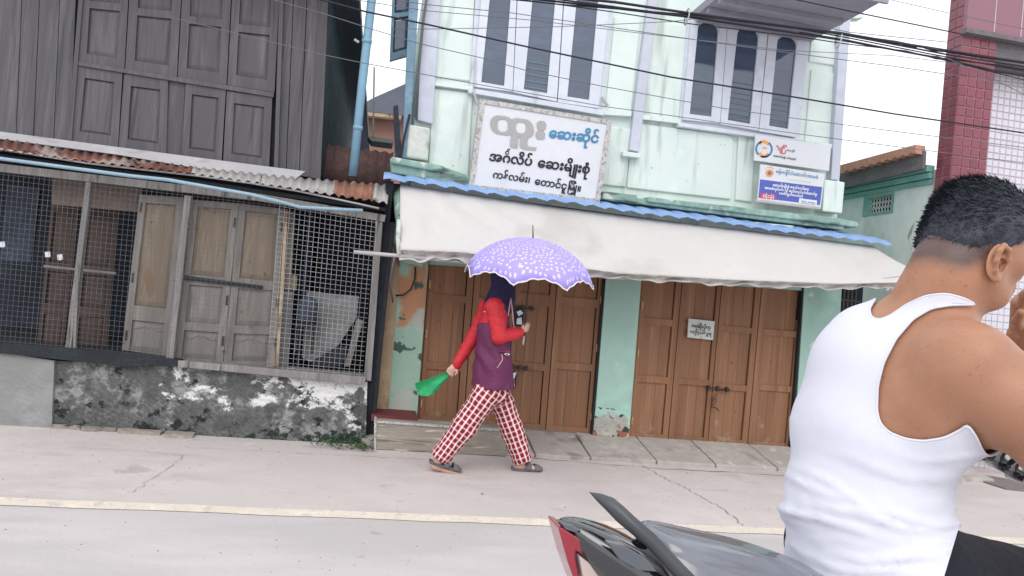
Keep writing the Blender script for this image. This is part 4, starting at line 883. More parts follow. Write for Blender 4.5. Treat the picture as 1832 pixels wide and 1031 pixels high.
# ------------------------------------------------------------------ implicit surfaces: one continuous skin grown over a skeleton
def smin(a, b, k): h_ = np.clip(.5+.5*(b-a)/k, 0, 1); return b+(a-b)*h_-k*h_*(1-h_)
def cap(a, b, ra, rb):
    a, b = np.array(a, float), np.array(b, float)
    def f(P):
        ab = b-a; t = np.clip(((P-a)@ab)/(ab@ab), 0, 1); return np.linalg.norm(P-a-t[:, None]*ab, axis=1)-(ra+(rb-ra)*t)
    return f
def ecap(a, b, ra, rb, ax):          # elliptical section; ax rows = forward, side; ra, rb = (forward, side) radii
    a, b = np.array(a, float), np.array(b, float); up = np.cross(ax[0], ax[1])
    def f(P):
        ab = b-a; t = np.clip(((P-a)@ab)/(ab@ab), 0, 1); q = P-a-t[:, None]*ab
        rf, rs = ra[0]+(rb[0]-ra[0])*t, ra[1]+(rb[1]-ra[1])*t; m = np.minimum(rf, rs)
        k = np.sqrt((q@ax[0]/rf)**2+(q@ax[1]/rs)**2+(q@up/m)**2); return (k-1)*m
    return f
def ell(c, r, ax):
    c = np.array(c, float); A = np.array([ax[0], ax[1], np.cross(ax[0], ax[1])])/np.array(r)[:, None]
    return lambda P: (np.linalg.norm((P-c)@A.T, axis=1)-1)*min(r)
def union(fs, k=.03):
    def f(P):
        d = fs[0](P)
        for g in fs[1:]: d = smin(d, g(P), k)
        return d
    return f
def sdf_mesh(fn, lo, hi, h):
    ax = [np.arange(lo[i], hi[i]+h, h) for i in range(3)]; n = [len(a) for a in ax]
    F = np.empty(n)
    Yg, Zg = np.meshgrid(ax[1], ax[2], indexing='ij')
    for i0 in range(0, n[0], 12):
        xs_ = ax[0][i0:i0+12]; P = np.empty((len(xs_), n[1], n[2], 3)); P[..., 0] = xs_[:, None, None]; P[..., 1] = Yg; P[..., 2] = Zg
        F[i0:i0+12] = fn(P.reshape(-1, 3)).reshape(len(xs_), n[1], n[2])
    S = F < 0
    C = [S[a:n[0]-1+a, b:n[1]-1+b, c:n[2]-1+c] for a in (0, 1) for b in (0, 1) for c in (0, 1)]
    cnt = sum(c.astype(int) for c in C); act = np.argwhere((cnt > 0) & (cnt < 8)); idx = -np.ones([k-1 for k in n], int); idx[tuple(act.T)] = np.arange(len(act))
    acc = np.zeros((len(act), 3)); num = np.zeros(len(act))
    cor = [np.array((a, b, c)) for a in (0, 1) for b in (0, 1) for c in (0, 1)]
    for p in cor:
        for d in range(3):
            if p[d]: continue
            q = p.copy(); q[d] = 1; fa = F[tuple((act+p).T)]; fb = F[tuple((act+q).T)]; m = (fa < 0) != (fb < 0)
            t = np.where(m, fa/(fa-fb+1e-12), 0); pos = act+p+t[:, None]*(q-p); acc[m] += pos[m]; num[m] += 1
    V = np.array(lo)+acc/num[:, None]*h; Fc = []
    for d in range(3):
        e = [0, 0, 0]; e[d] = 1; o1, o2 = [(1, 2), (2, 0), (0, 1)][d]
        sl_a = [slice(0, n[k]-(1 if k == d else 0)) for k in range(3)]; A_ = S[tuple(sl_a)]
        sl_b = [slice(e[k], n[k]) for k in range(3)]; B_ = S[tuple(sl_b)]
        E_ = np.argwhere(A_ != B_); E_ = E_[(E_[:, o1] > 0) & (E_[:, o2] > 0) & (E_[:, o1] < n[o1]-1) & (E_[:, o2] < n[o2]-1)]
        s = A_[tuple(E_.T)]; u1 = np.zeros(3, int); u1[o1] = 1; u2 = np.zeros(3, int); u2[o2] = 1
        q = np.stack([idx[tuple((E_-u1-u2).T)], idx[tuple((E_-u2).T)], idx[tuple(E_.T)], idx[tuple((E_-u1).T)]], 1)
        q[~s] = q[~s][:, ::-1]; Fc.append(q)
    Fc = np.concatenate(Fc)
    for _ in range(2):
        f0 = fn(V); g = np.stack([fn(V+np.eye(3)[k]*1e-3)-f0 for k in range(3)], 1)/1e-3; g2 = (g**2).sum(1)+1e-6
        V = V-np.clip(f0/g2, -h, h)[:, None]*g
    return V, [tuple(f) for f in Fc.tolist()]
def normals(fn, V):
    f0 = fn(V); g = np.stack([fn(V+np.eye(3)[k]*2e-3)-f0 for k in range(3)], 1); return g/(np.linalg.norm(g, axis=1)[:, None]+1e-9)
def clip_mesh(V, F, g):
    """keeps g >= 0, cutting the faces along g = 0"""
    V = [np.array(v) for v in V]; out = []; cache = {}; pos = [x >= 0 for x in g]
    def cutv(a, b):
        key = (min(a, b), max(a, b))
        if key not in cache: t = g[a]/(g[a]-g[b]); V.append(V[a]+(V[b]-V[a])*t); cache[key] = len(V)-1
        return cache[key]
    for f in F:
        k = sum(pos[i] for i in f)
        if k == len(f): out.append(f)
        elif k:
            p = []
            for i in range(len(f)):
                a, b = f[i], f[(i+1) % len(f)]
                if pos[a]: p.append(a)
                if pos[a] != pos[b]: p.append(cutv(a, b))
            if len(p) > 2: out.append(tuple(p))
    used = sorted({i for f in out for i in f}); mp = {i: k for k, i in enumerate(used)}
    return np.array([V[i] for i in used]), [tuple(mp[i] for i in f) for f in out]
def mesh_of(V, F, name, mat, root, **k):
    m = MB(); m.v = list(V); m.f = list(F); return m.build(name, mat, root, smooth=True, **k)
from mathutils import noise as mn
def fbm(V, s, st=(1, 1, 1)): return np.array([mn.noise(Vector((v[0]*s*st[0], v[1]*s*st[1], v[2]*s*st[2]))) for v in V])
def to_px(V):
    d = V-CAM; z = d@F0; return np.stack([916+FPX*(d@XC)/z, 515.5-FPX*(d@YC)/z], 1)
def poly_sd(P, poly):                # signed distance to an outline, negative inside
    poly = np.array(poly, float); d = np.full(len(P), 1e9); ins = np.zeros(len(P), bool)
    for a, b in zip(poly, np.roll(poly, -1, 0)):
        ab = b-a; t = np.clip(((P-a)@ab)/(ab@ab+1e-9), 0, 1); d = np.minimum(d, np.linalg.norm(P-a-t[:, None]*ab, axis=1))
        c = ((a[1] > P[:, 1]) != (b[1] > P[:, 1])); xi = (b[0]-a[0])*(P[:, 1]-a[1])/(b[1]-a[1]+1e-12)+a[0]; ins ^= c & (P[:, 0] < xi)
    return np.where(ins, -d, d)
def limb_chain(pts): return [cap(a[0], b[0], a[1], b[1]) for a, b in zip(pts[:-1], pts[1:])]

# ------------------------------------------------------------------ materials
def skin_mat(name, col, deep):
    m = M(name, col, .44, .08, 7, bump=.22, bs=330, spec=.42, bdist=.003, spots=[(deep, 4, .46, .8), (tuple(min(1, x*1.16) for x in col), 6, .52, .8), (tuple(x*.8 for x in deep), 36, .73, .78), (deep, 120, .62, .74)]); b = m.node_tree.nodes['Principled BSDF']
    b.inputs['Subsurface Weight'].default_value = .12; b.inputs['Subsurface Radius'].default_value = (.012, .005, .003); b.inputs['Subsurface Scale'].default_value = 1.0; return m
skin_mat('skin_tan', (.40, .198, .118), (.31, .135, .085)); skin_mat('skin_light', (.58, .36, .27), (.5, .27, .2))
# cropped hair shading into the skin, stored on the mesh
def shade_attr(mat, col):
    m = MATS[mat]; n = m.node_tree; b = n.nodes['Principled BSDF']; src = b.inputs['Base Color'].links[0].from_socket
    at = n.nodes.new('ShaderNodeAttribute'); at.attribute_name = 'stubble'; x = n.nodes.new('ShaderNodeMix'); x.data_type = 'RGBA'
    n.links.new(at.outputs['Fac'], x.inputs[0]); n.links.new(src, x.inputs[6]); x.inputs[7].default_value = (*col, 1); n.links.new(x.outputs[2], b.inputs['Base Color'])
shade_attr('skin_tan', (.045, .04, .05))
M('hair_black', (.040, .045, .064), .6, .3, 30, bump=.2, bs=90, spec=.5)
M('vest_white', (.66, .67, .75), .85, .02, 6, bump=.22, bs=380, bdist=.002)
M('shorts_black', (.012, .013, .02), .8, .2, 8, bump=.3, bs=60)
M('hijab_navy', (.022, .02, .06), .75, .25, 9, bump=.3, bs=30)
M('jacket_red', (.54, .028, .038), .6, .12, 9, bump=.25, bs=35); M('jacket_purple', (.135, .028, .085), .65, .16, 8, bump=.25, bs=35)
M('jacket_navy', (.05, .02, .07), .7, .15, 8, bump=.2); M('zip_pink', (.62, .36, .40), .6, .1, 9, bump=0)
M('sandal_grey', (.13, .13, .135), .7, .12, 10, bump=.2); M('bag_green', (.02, .33, .12), .38, .22, 12, bump=.2, bs=40)
M('chrome', (.5, .5, .52), .25, .1, 9, bump=0, metal=.8); M('trim_white', (.78, .74, .76), .7, .05, 9, bump=0)
def uv_node(m): n = m.node_tree; u = n.nodes.new('ShaderNodeUVMap'); u.uv_map = 'UVMap'; return n, u
m = M('plaid', (.5, .05, .06), .8, 0, 5, bump=.15, bs=60); n, u = uv_node(m); b = n.nodes['Principled BSDF']
sp = n.nodes.new('ShaderNodeSeparateXYZ'); n.links.new(u.outputs[0], sp.inputs[0])
def math_(op, a, b_=None, c=None):
    x = n.nodes.new('ShaderNodeMath'); x.operation = op
    for i, v in enumerate((a, b_, c)):
        if v is None: continue
        n.links.new(v, x.inputs[i]) if not isinstance(v, (int, float)) else setattr(x.inputs[i], 'default_value', v)
    return x.outputs[0]
def stripe(v, per, wd, ph=0):
    f = math_('FRACT', math_('ADD', math_('DIVIDE', v, per), ph+50)); d = math_('ABSOLUTE', math_('SUBTRACT', f, .5))
    r = n.nodes.new('ShaderNodeMapRange'); r.inputs[1].default_value = wd/2+.03; r.inputs[2].default_value = wd/2-.03; n.links.new(d, r.inputs[0]); return r.outputs[0]
def mixc(f, a, c):
    x = n.nodes.new('ShaderNodeMix'); x.data_type = 'RGBA'; n.links.new(f, x.inputs[0])
    for s, v in ((6, a), (7, c)):
        if isinstance(v, tuple): x.inputs[s].default_value = (*v, 1)
        else: n.links.new(v, x.inputs[s])
    return x.outputs[2]
su, sv = stripe(sp.outputs[0], .044, .30), stripe(sp.outputs[1], .047, .26); s2u, s2v = stripe(sp.outputs[0], .044, .10, .5), stripe(sp.outputs[1], .047, .10, .5)
c_ = mixc(s2u, (.27, .012, .026), (.11, .012, .03)); c_ = mixc(s2v, c_, (.07, .012, .03)); any_ = math_('MAXIMUM', su, sv); both = math_('MULTIPLY', su, sv)
c_ = mixc(any_, c_, (.58, .28, .29)); c_ = mixc(su, c_, (.70, .56, .54)); c_ = mixc(both, c_, (.82, .75, .72)); n.links.new(c_, b.inputs['Base Color'])
m = M('umbrella_lilac', (.44, .36, .84), .6, .04, 5, bump=.1, bs=30); n, u = uv_node(m); b = n.nodes['Principled BSDF']
vo = n.nodes.new('ShaderNodeTexVoronoi'); vo.voronoi_dimensions = '2D'; vo.inputs['Scale'].default_value = 24; vo.inputs['Randomness'].default_value = .75; n.links.new(u.outputs[0], vo.inputs[0])
nz2 = n.nodes.new('ShaderNodeTexNoise'); nz2.inputs['Scale'].default_value = 90; n.links.new(u.outputs[0], nz2.inputs[0])
dd_ = math_('ADD', vo.outputs['Distance'], math_('MULTIPLY', math_('SUBTRACT', nz2.outputs[0], .5), .28))
r = n.nodes.new('ShaderNodeMapRange'); r.inputs[1].default_value = .27; r.inputs[2].default_value = .19; n.links.new(dd_, r.inputs[0])
n.links.new(mixc(r.outputs[0], (.385, .315, .76), (.66, .60, .90)), b.inputs['Base Color']); b.inputs['Subsurface Weight'].default_value = 0
def set_uv(o, uvs):
    me = o.data; L = me.uv_layers.new(name='UVMap'); vi = np.empty(len(me.loops), int); me.loops.foreach_get('vertex_index', vi); L.data.foreach_set('uv', np.array(uvs)[vi].astype(np.float32).ravel())

# ------------------------------------------------------------------ the walking woman
WY = 5.86
wp = lambda x, y, dy=0: W(x, y, WY+dy)
AXW = np.array([(1.0, 0, 0), (0, 1.0, 0)])
wom = thing('person', 'woman in dark headscarf, red and purple jacket and plaid trousers walking right', 'person', (wp(880, 845)[0], WY, 0))
nearD, farD = -.09, .10
hd = wp(905, 484); ank_r, ank_f = wp(787, 824, nearD), wp(934, 826, farD)
for a in (ank_r, ank_f): a[2] = max(a[2], .085)
ank_r[2] = .115
kn_r, kn_f = wp(829, 765, nearD), wp(915, 768, farD)
hip_r, hip_f = wp(872, 705, nearD), wp(890, 705, farD)
sh_n, sh_f = wp(887, 550, -.15), wp(876, 549, .15)
el_n, wr_n = wp(893, 603, -.20), wp(927, 596, -.13)
el_f, wr_f = wp(846, 606, .17), wp(817, 652, .12)
hand_n, hand_f = wp(937, 590, -.10), wp(811, 659, .11)
def hand(c, fwd, up, side, grip, s=1.0):
    """palm, four unequal bent fingers and a thumb; fwd = wrist to knuckles"""
    fs = [ecap(c-fwd*.035*s, c+fwd*.035*s, (.030*s, .014*s), (.038*s, .014*s), np.array([up, side]))]
    for k, (o_, ln) in enumerate(((.027, .066), (.009, .074), (-.009, .070), (-.026, .056))):
        b0 = c+fwd*.038*s+up*o_*s; cu = grip
        d1 = fwd*cos(cu*.8)+side*sin(cu*.8); d2 = fwd*cos(cu*1.9)+side*sin(cu*1.9); d3 = fwd*cos(cu*2.7)+side*sin(cu*2.7)
        p1 = b0+d1*ln*.45*s; p2 = p1+d2*ln*.32*s; p3 = p2+d3*ln*.25*s
        fs += [cap(b0, p1, .0088*s, .008*s), cap(p1, p2, .008*s, .0075*s), cap(p2, p3, .0075*s, .0065*s)]
    t0 = c-fwd*.012*s+up*.030*s; t1 = t0+(fwd*.6+up*.5+side*.6)*.034*s; t2 = t1+(fwd*.7+side*.7-up*.1)*.028*s
    fs += [cap(t0, t1, .012*s, .0095*s), cap(t1, t2, .0095*s, .008*s)]
    return union(fs, .006)
nrm = lambda v: np.array(v, float)/np.linalg.norm(v)
def foot(a, d, toe_down=0):
    f_ = nrm((d[0], d[1], 0)); h0 = np.array((a[0]-f_[0]*.045, a[1], a[2]-.06)); t0 = h0+f_*.20+np.array((0, 0, toe_down)); s = np.array((-f_[1], f_[0], 0))
    fs = [cap(a+(0, 0, .04), h0+(f_*.03), .036, .036), cap(h0, h0+f_*.12+(0, 0, toe_down*.6-.004), .031, .030), ecap(h0+f_*.10+(0, 0, toe_down*.5), t0, (.024, .036), (.017, .042), np.array([(0, 0, 1.0), s]))]
    return fs
head_axes = AXW
body = [ell(hd+(0.0, 0, .015), (.098, .078, .105), head_axes), ell(hd+(.03, 0, -.055), (.062, .055, .06), head_axes), cap(hd+(.095, 0, -.005), hd+(.108, 0, -.03), .008, .013),
        cap(hd+(-.02, 0, -.07), wp(893, 545), .05, .055), ecap(wp(888, 560), wp(884, 620), (.09, .155), (.085, .13), AXW), ecap(wp(884, 620), wp(880, 695), (.085, .13), (.11, .16), AXW)]
body += limb_chain([(hip_r, .08), (kn_r, .052), (ank_r, .034)])+limb_chain([(hip_f, .08), (kn_f, .052), (ank_f, .034)])
body += limb_chain([(sh_n, .045), (el_n, .036), (wr_n, .023)])+limb_chain([(sh_f, .045), (el_f, .036), (wr_f, .023)])
body += foot(ank_r, (1, 0, 0), -.055)+foot(ank_f, (1, 0, 0), .0)
bf = union(body, .022)
V, F = sdf_mesh(bf, (wom.location[0]-.62, WY-.4, -.02), (wom.location[0]+.62, WY+.42, 1.9), .013)
# eye sockets, mouth and hands at a finer scale, joined to the same skin
fwd = nrm(hand_n-wr_n); HV, HF = sdf_mesh(hand(hand_n-fwd*.01, fwd, np.array((0.1, 0, 1.0)), np.array((.35, .9, 0)), 1.05), hand_n-.13, hand_n+.13, .0042)
f2 = nrm(hand_f-wr_f); GV, GF = sdf_mesh(hand(hand_f, f2, nrm(np.cross(f2, (0, 1.0, 0))), np.array((0, -1.0, 0)), .95, .95), hand_f-.13, hand_f+.13, .0042)
m = MB(); m.v = list(V)+list(HV)+list(GV); o1, o2 = len(V), len(V)+len(HV)
m.f = list(F)+[tuple(i+o1 for i in f) for f in HF]+[tuple(i+o2 for i in f) for f in GF]
bd = m.build('body', 'skin_light', wom, smooth=True)
for s in (-1, 1):
    e = hd+(.088, s*.031, .002); MB().ball(e, .0115).build('eye', 'trim_white', wom, smooth=True); MB().ball(e+(.008, 0, 0), .0055).build('pupil', 'ink_black', wom, smooth=True)
MB().tube([hd+(.084, -.022, -.062), hd+(.094, 0, -.058), hd+(.084, .022, -.062)], [.003, .006, .003], 8).build('mouth', 'zip_pink', wom, smooth=True)
# headscarf: shell round head, neck and shoulders, open at the face
hs = union([ell(hd+(-.008, 0, .012), (.115, .093, .120), head_axes), cap(hd+(-.012, 0, -.05), wp(899, 532), .10, .102), ecap(wp(893, 533), wp(890, 548), (.10, .125), (.115, .165), AXW), cap(wp(905, 530), wp(911, 552), .06, .03)], .03)
V, F = sdf_mesh(hs, wp(893, 500)-(.3, .3, .35), wp(893, 500)+(.3, .3, .35), .011)
V = V+normals(hs, V)*(.006*fbm(V, 14, (1, 1, .5)))[:, None]
q = V-hd; g = np.sqrt(((q[:, 2]+.01)/.088)**2+(q[:, 1]/.062)**2)-1; g = np.where(q[:, 0] > .03, g, 1.0)
V, F = clip_mesh(V, F, g); mesh_of(V, F, 'headscarf', 'hijab_navy', wom, solid=.004)
# jacket: torso shell cut into red yoke and purple body
jk = union([ecap(wp(886, 556), wp(883, 590), (.105, .175), (.125, .18), AXW), ecap(wp(883, 590), wp(882, 650), (.125, .18), (.150, .195), AXW), ecap(wp(882, 650), wp(881, 688), (.150, .195), (.172, .205), AXW),
            cap(sh_n+(0, .03, 0), sh_f-(0, .03, 0), .062, .062)], .035)
V, F = sdf_mesh(jk, (wom.location[0]-.45, WY-.4, .62), (wom.location[0]+.45, WY+.4, 1.6), .011)
N = normals(jk, V); zc = V[:, 2]
fold = .013*np.abs(fbm(V, 7, (1.3, 1, .7)))+.008*np.abs(fbm(V+3, 15, (1, 1, 1.6))); ctr = W(882, 640, WY)
fold = fold+.012*np.sin((V[:, 2]*1.0+(V[:, 0]-ctr[0])*1.5)*34)*np.exp(-((V[:, 2]-wp(870, 640)[2])/.10)**2)*np.clip(-(V[:, 0]-ctr[0])/.1+.3, 0, 1)
V = V+N*(fold-.004)[:, None]
hem = W(882, 692, WY)[2]; px_ = to_px(V)
V, F = clip_mesh(V, F, V[:, 2]-hem+.004*np.sin(V[:, 0]*22)); px_ = to_px(V)
yoke = np.minimum(580+2*np.sin(V[:, 0]*20)-px_[:, 1], 40.0); front = (V[:, 0]-wp(903, 560)[0])
g = np.minimum(yoke*.004, -front)
VR, FR = clip_mesh(V, F, g); mesh_of(VR, FR, 'jacket_yoke', 'jacket_red', wom, solid=.004)
VR, FR = clip_mesh(V, F, -g); mesh_of(VR, FR, 'jacket_body', 'jacket_purple', wom, solid=.004)
for nm, ch in (('sleeve', [(sh_n+(-.008, .02, 0), .074), (lerp(sh_n, el_n, .5), .062), (el_n, .056), (lerp(el_n, wr_n, .6), .046), (wr_n+(wr_n-el_n)*.05, .037)]),
               ('sleeve', [(sh_f+(-.02, -.03, 0), .072), (lerp(sh_f, el_f, .5), .060), (el_f, .053), (lerp(el_f, wr_f, .6), .044), (wr_f, .034)])):
    sf = union(limb_chain(ch), .02); pts = np.array([c[0] for c in ch]); V, F = sdf_mesh(sf, pts.min(0)-.12, pts.max(0)+.12, .009)
    V = V+normals(sf, V)*(.013*np.abs(fbm(V, 12, (1, 1, 1.3)))+.006*np.abs(fbm(V, 26)))[:, None]; mesh_of(V, F, nm, 'jacket_red', wom)
# zip, drawstring, pocket and small badges
MB().tube([wp(914, 534, -.12), wp(917, 560, -.135), wp(919, 588, -.14)], .0055, 6).build('drawstring', 'zip_pink', wom, smooth=True)
MB().tube([wp(913, 538, -.13), wp(911, 552, -.14), wp(909, 565, -.15)], .005, 6).build('drawstring', 'zip_pink', wom, smooth=True)
MB().tube([wp(898, 634, -.205), wp(899, 644, -.21), wp(894, 652, -.21), wp(889, 659, -.212)], .0035, 6).build('pocket_edge', 'zip_pink', wom, smooth=True)
MB().ball(wp(907, 634, -.19), (.022, .008, .010)).build('badge', 'trim_white', wom, smooth=True)
MB().ball(wp(907, 634, -.197), (.012, .006, .005)).build('badge', 'ink_black', wom, smooth=True); MB().ball(wp(869, 558, -.09), (.014, .012, .008)).build('badge', 'trim_white', wom, smooth=True)
MB().slab([(892, 627), (912, 628), (913, 631), (892, 630)], WY-.205, .015).build('pocket_flap', 'jacket_purple', wom, bevel=.003)
# trousers, each leg a flared tube; one mesh, uv measured in metres along and around the leg
legs = [(hip_r+(0.01, 0, .03), kn_r, ank_r+(0, 0, -.0)), (hip_f+(-.01, 0, .03), kn_f+(.005, 0, 0), ank_f+(0, 0, .01))]
rad = [(.108, .096, .083), (.108, .094, .088)]
fl = []
for (a, b_, c), (ra, rb, rc) in zip(legs, rad): fl.append((cap(a, b_, ra, rb), cap(b_, c, rb, rc)))
pf = union([union(list(fl[0]), .03), union(list(fl[1]), .03), ecap(wp(881, 690), wp(881, 700), (.13, .17), (.13, .17), AXW)], .03)
V, F = sdf_mesh(pf, (wom.location[0]-.6, WY-.4, 0.0), (wom.location[0]+.6, WY+.4, 1.0), .0105)
N = normals(pf, V); V = V+N*(.016*np.abs(fbm(V, 6.5, (1, 1, 1.1)))+.009*fbm(V, 15, (1, 1, 1.5)) - .004)[:, None]
d0, d1 = union(list(fl[0]), .03)(V), union(list(fl[1]), .03)(V); near0 = d0 < d1
gcut = np.ones(len(V)); 
for k in (0, 1):
    a, b_, c = legs[k]; ax_ = nrm(c-b_); t = (c-V)@ax_; gcut = np.where(near0 if k == 0 else ~near0, t+.012, gcut)
V, F = clip_mesh(V, F, gcut)
d0, d1 = union(list(fl[0]), .03)(V), union(list(fl[1]), .03)(V); uv = np.zeros((len(V), 2))
for k in (0, 1):
    a, b_, c = legs[k]; ax_ = nrm(c-a); xx = nrm(np.cross((0, 1.0, 0), ax_)); yy = np.cross(ax_, xx); q = V-a
    ang = np.arctan2(q@xx, -(q@yy) if (yy[1] > 0) else q@yy); m_ = (d0 < d1) if k == 0 else ~(d0 < d1)
    uv[m_, 0] = (ang*.095)[m_]; uv[m_, 1] = (q@ax_)[m_]
tr = mesh_of(V, F, 'trousers', 'plaid', wom); set_uv(tr, uv) if len(tr.data.vertices) == len(uv) else print('UV MISMATCH', len(tr.data.vertices), len(uv))
# slide sandals
def sandal(a, d, pitch, lab=None):
    c = np.array((a[0]-.085, a[1], 0.0)); L_ = .265; r_ = []
    top = []; bot = []
    for k in range(17):
        t = k/16; x = t*L_; wd = .033+.014*sin(pi*min(1, t*1.15))**.8+.006*t; z = (max(0, pitch*(1-t)*.30)) + .018*max(0, t-.8)*5*.6 + (.02*max(0, .15-t)/.15*.4); wd *= 1 if .04 < t < .97 else .72
        top.append([(c[0]+x, c[1]-wd, z+.026), (c[0]+x, c[1]+wd, z+.026)]); bot.append([(c[0]+x, c[1]-wd*.92, z+.001), (c[0]+x, c[1]+wd*.92, z+.001)])
    rows = [[top[k][0], top[k][1], bot[k][1], bot[k][0]] for k in range(17)]; mb = MB().grid(rows, True); mb.f.append((0, 1, 2, 3)); mb.f.append((67, 66, 65, 64))
    s_ = mb.build('sandal', 'sandal_grey', wom, bevel=.004)
    for t0, t1, hh in ((.42, .60, .070), (.72, .90, .050)):
        rr_ = []
        for t in (t0, (t0+t1)/2, t1):
            x = c[0]+t*L_; z0_ = max(0, pitch*(1-t)*.30)+.012; rr_.append([(x+.004*sin(a_*2), c[1]-.048*cos(a_), z0_+(hh-.25*(t-t0)*.3)*sin(a_)) for a_ in np.linspace(0, pi, 11)])
        MB().grid(rr_).build('strap', 'sandal_grey', s_, smooth=True, solid=.007)
sandal(ank_r, 1, .22); sandal(ank_f, 1, 0.0)

# ------------------------------------------------------------------ umbrella
um_c = wp(945, 497, -.08); R_ = .535; hh = um_c[2]; top_z = wp(951, 426, -.08)[2]; cx, cy = um_c[0], um_c[1]; hU = top_z-hh
um = thing('umbrella', 'lavender umbrella with white dots and a scalloped white edge, held by the woman', 'umbrella', (cx, cy, hh))
UT = radians(7)
def tl(p): p = np.array(p, float); q = p-np.array((cx, cy, hh)); return np.array((p[0], cy+q[1]*cos(UT)-q[2]*sin(UT), hh+q[1]*sin(UT)+q[2]*cos(UT)))
NA, NR = 8*14, 14; rows = []; uv = []
for j in range(NR+1):
    r = j/NR; row = []
    for i in range(NA):
        a = pi/8+2*pi*i/NA; g_ = (i % 14)/14; sag = 1-abs(2*g_-1); sg = sin(pi*g_)
        rr2 = r*R_*(1-.075*sg*r**1.5); z = hU*(1-r**2)**.66 if r < 1 else 0; z = z-.018*sg*sin(pi*r)*1.0
        z += (.046*sg**.8+.006*sin(pi*g_*8)*(r > .97))*r**7 - .020*(1-sg)*r**8
        row.append(tuple(tl((cx+rr2*cos(a), cy+rr2*sin(a), hh+z)))); uv.append((r*R_*cos(a)*1.2+3, r*R_*sin(a)*1.2+3) if False else (a*R_*.8, r*R_*1.25))
    rows.append(row)
m = MB(); m.v = [np.array(p) for row in rows for p in row]
for j in range(NR):
    for i in range(NA): b_ = (i+1) % NA; m.f.append((j*NA+i, j*NA+b_, (j+1)*NA+b_, (j+1)*NA+i))
me = bpy.data.meshes.new('canopy'); me.from_pydata([tuple(v-np.array(um.location)) for v in m.v], [], m.f); me.shade_smooth(); me.materials.append(MATS['umbrella_lilac'])
cn = bpy.data.objects.new('canopy', me); COL.objects.link(cn); cn.parent = um
L_ = me.uv_layers.new(name='UVMap'); vi = np.empty(len(me.loops), int); me.loops.foreach_get('vertex_index', vi); ua = np.array(uv)[vi]
per = 2*pi*R_*.8
pol = np.arange(len(me.loops))//4; mxu = ua[:, 0].reshape(-1, 4).max(1)[pol]; ua[:, 0] = np.where(mxu-ua[:, 0] > per/2, ua[:, 0]+per, ua[:, 0]); L_.data.foreach_set('uv', ua.astype(np.float32).ravel())
md = cn.modifiers.new('thickness', 'SOLIDIFY'); md.thickness = .0015
rim = rows[-1]; MB().tube(rim+[rim[0]], .0055, 6).build('edge_trim', 'trim_white', um, smooth=True)
for k in range(8):
    a = pi/8+2*pi*k/8; pts = [(cx+r*R_*cos(a), cy+r*R_*sin(a), hh+hU*(1-r**2)**.66-.006 if r < 1 else hh-.012) for r in np.linspace(.02, 1, 10)]; pts = [tl(p) for p in pts]
    rb_ = MB().tube(pts, .0022, 5).build('rib', 'chrome', um, smooth=True); i_ = 5; MB().tube([pts[i_], tl((cx, cy, hh+hU*.45))], .002, 5).build('stretcher', 'chrome', rb_)
    tp = np.array(pts[-1]); MB().tube([tp, tp+(cos(a)*.006, sin(a)*.006, -.014)], [.004, .0025], 6).build('rib_tip', 'trim_white', um, smooth=True)
bot = hand_n+np.array((.006, .0, -.10)); tip = wp(951, 403, -.08)
tip = tl((tip[0], cy, tip[2])); ct_ = tl((cx, cy, top_z))
MB().tube([tip, ct_], [.003, .006], 8).build('ferrule', 'iron', um, smooth=True)
MB().tube([ct_, lerp(ct_, bot, .5), bot], .0055, 8).build('shaft', 'iron', um, smooth=True)
MB().tube([lerp(bot, ct_, .06), bot, bot+(.0, 0, -.025)], [.008, .009, .006], 8).build('handle', 'zip_pink', um, smooth=True)
# ------------------------------------------------------------------ folded green bag in her trailing hand
gb = [(742, 686), (752, 709), (775, 707), (812, 670), (817, 661), (806, 663), (770, 676)]
hx = wp(811, 664, .10); outer = [(742, 686), (746, 700), (752, 709), (763, 709), (775, 706)]; rows = []
for k in range(9):
    t = k/8; o_ = np.array([np.interp(t, np.linspace(0, 1, 5), [p[c] for p in outer]) for c in (0, 1)]); e = wp(o_[0], o_[1], .10+.03*sin(k*.75))
    rows.append([lerp(hx+(0, 0, .012*(1-2*t)), e, s)+np.array((0, .008*sin(s*5+k*.6), -.004*sin(pi*s+k*.5))) for s in np.linspace(0, 1, 8)])
o = MB().grid(rows).build('green_bag', 'bag_green', solid=.004); tag(o, 'folded green plastic bag fanned out from the woman\'s trailing hand', 'bag')
# ------------------------------------------------------------------ the motorcyclist in a white vest
HA = radians(25)                                                       # heading: to the right and a little away
_f = R0*cos(HA)+np.array([F0[0], F0[1], 0])*sin(HA); MF = _f/np.linalg.norm(_f); ML = np.array((-MF[1], MF[0], 0.0)); UZ = np.array((0, 0, 1.0))
AXM = np.array([MF, ML])
man = thing('person', 'man in a white sleeveless vest and black shorts leaning forward on a motorbike', 'person', (*Q(1565, 1000, 1.43)[:2], 0))
hc = Q(1740, 436, 1.40); HY = radians(13); HF_ = nrm(R0*cos(HY)+nrm((F0[0], F0[1], 0))*sin(HY)); HL = np.array((-HF_[1], HF_[0], 0.0))
tilt = nrm(HF_*.97-UZ*.20); upm = nrm(np.cross(tilt, HL)); upm = upm if upm[2] > 0 else -upm; AXH = np.array([tilt, HL])
BA = radians(14); BF = nrm(R0*cos(BA)+nrm((F0[0], F0[1], 0))*sin(BA)); BL = np.array((-BF[1], BF[0], 0.0))
B0 = Q(1568, 1010, 1.43)*np.array((1, 1, 0))
def bp(f, l, u): return B0+BF*f+BL*l+UZ*u
def bx(px, py, l):                   # point on the bike's lengthwise plane at side offset l
    r_ = ray(px, py); t = ((B0+BL*l-CAM)@BL)/(r_@BL); return CAM+r_*t
def hp(f, l, u): return hc+tilt*f+HL*l+upm*u
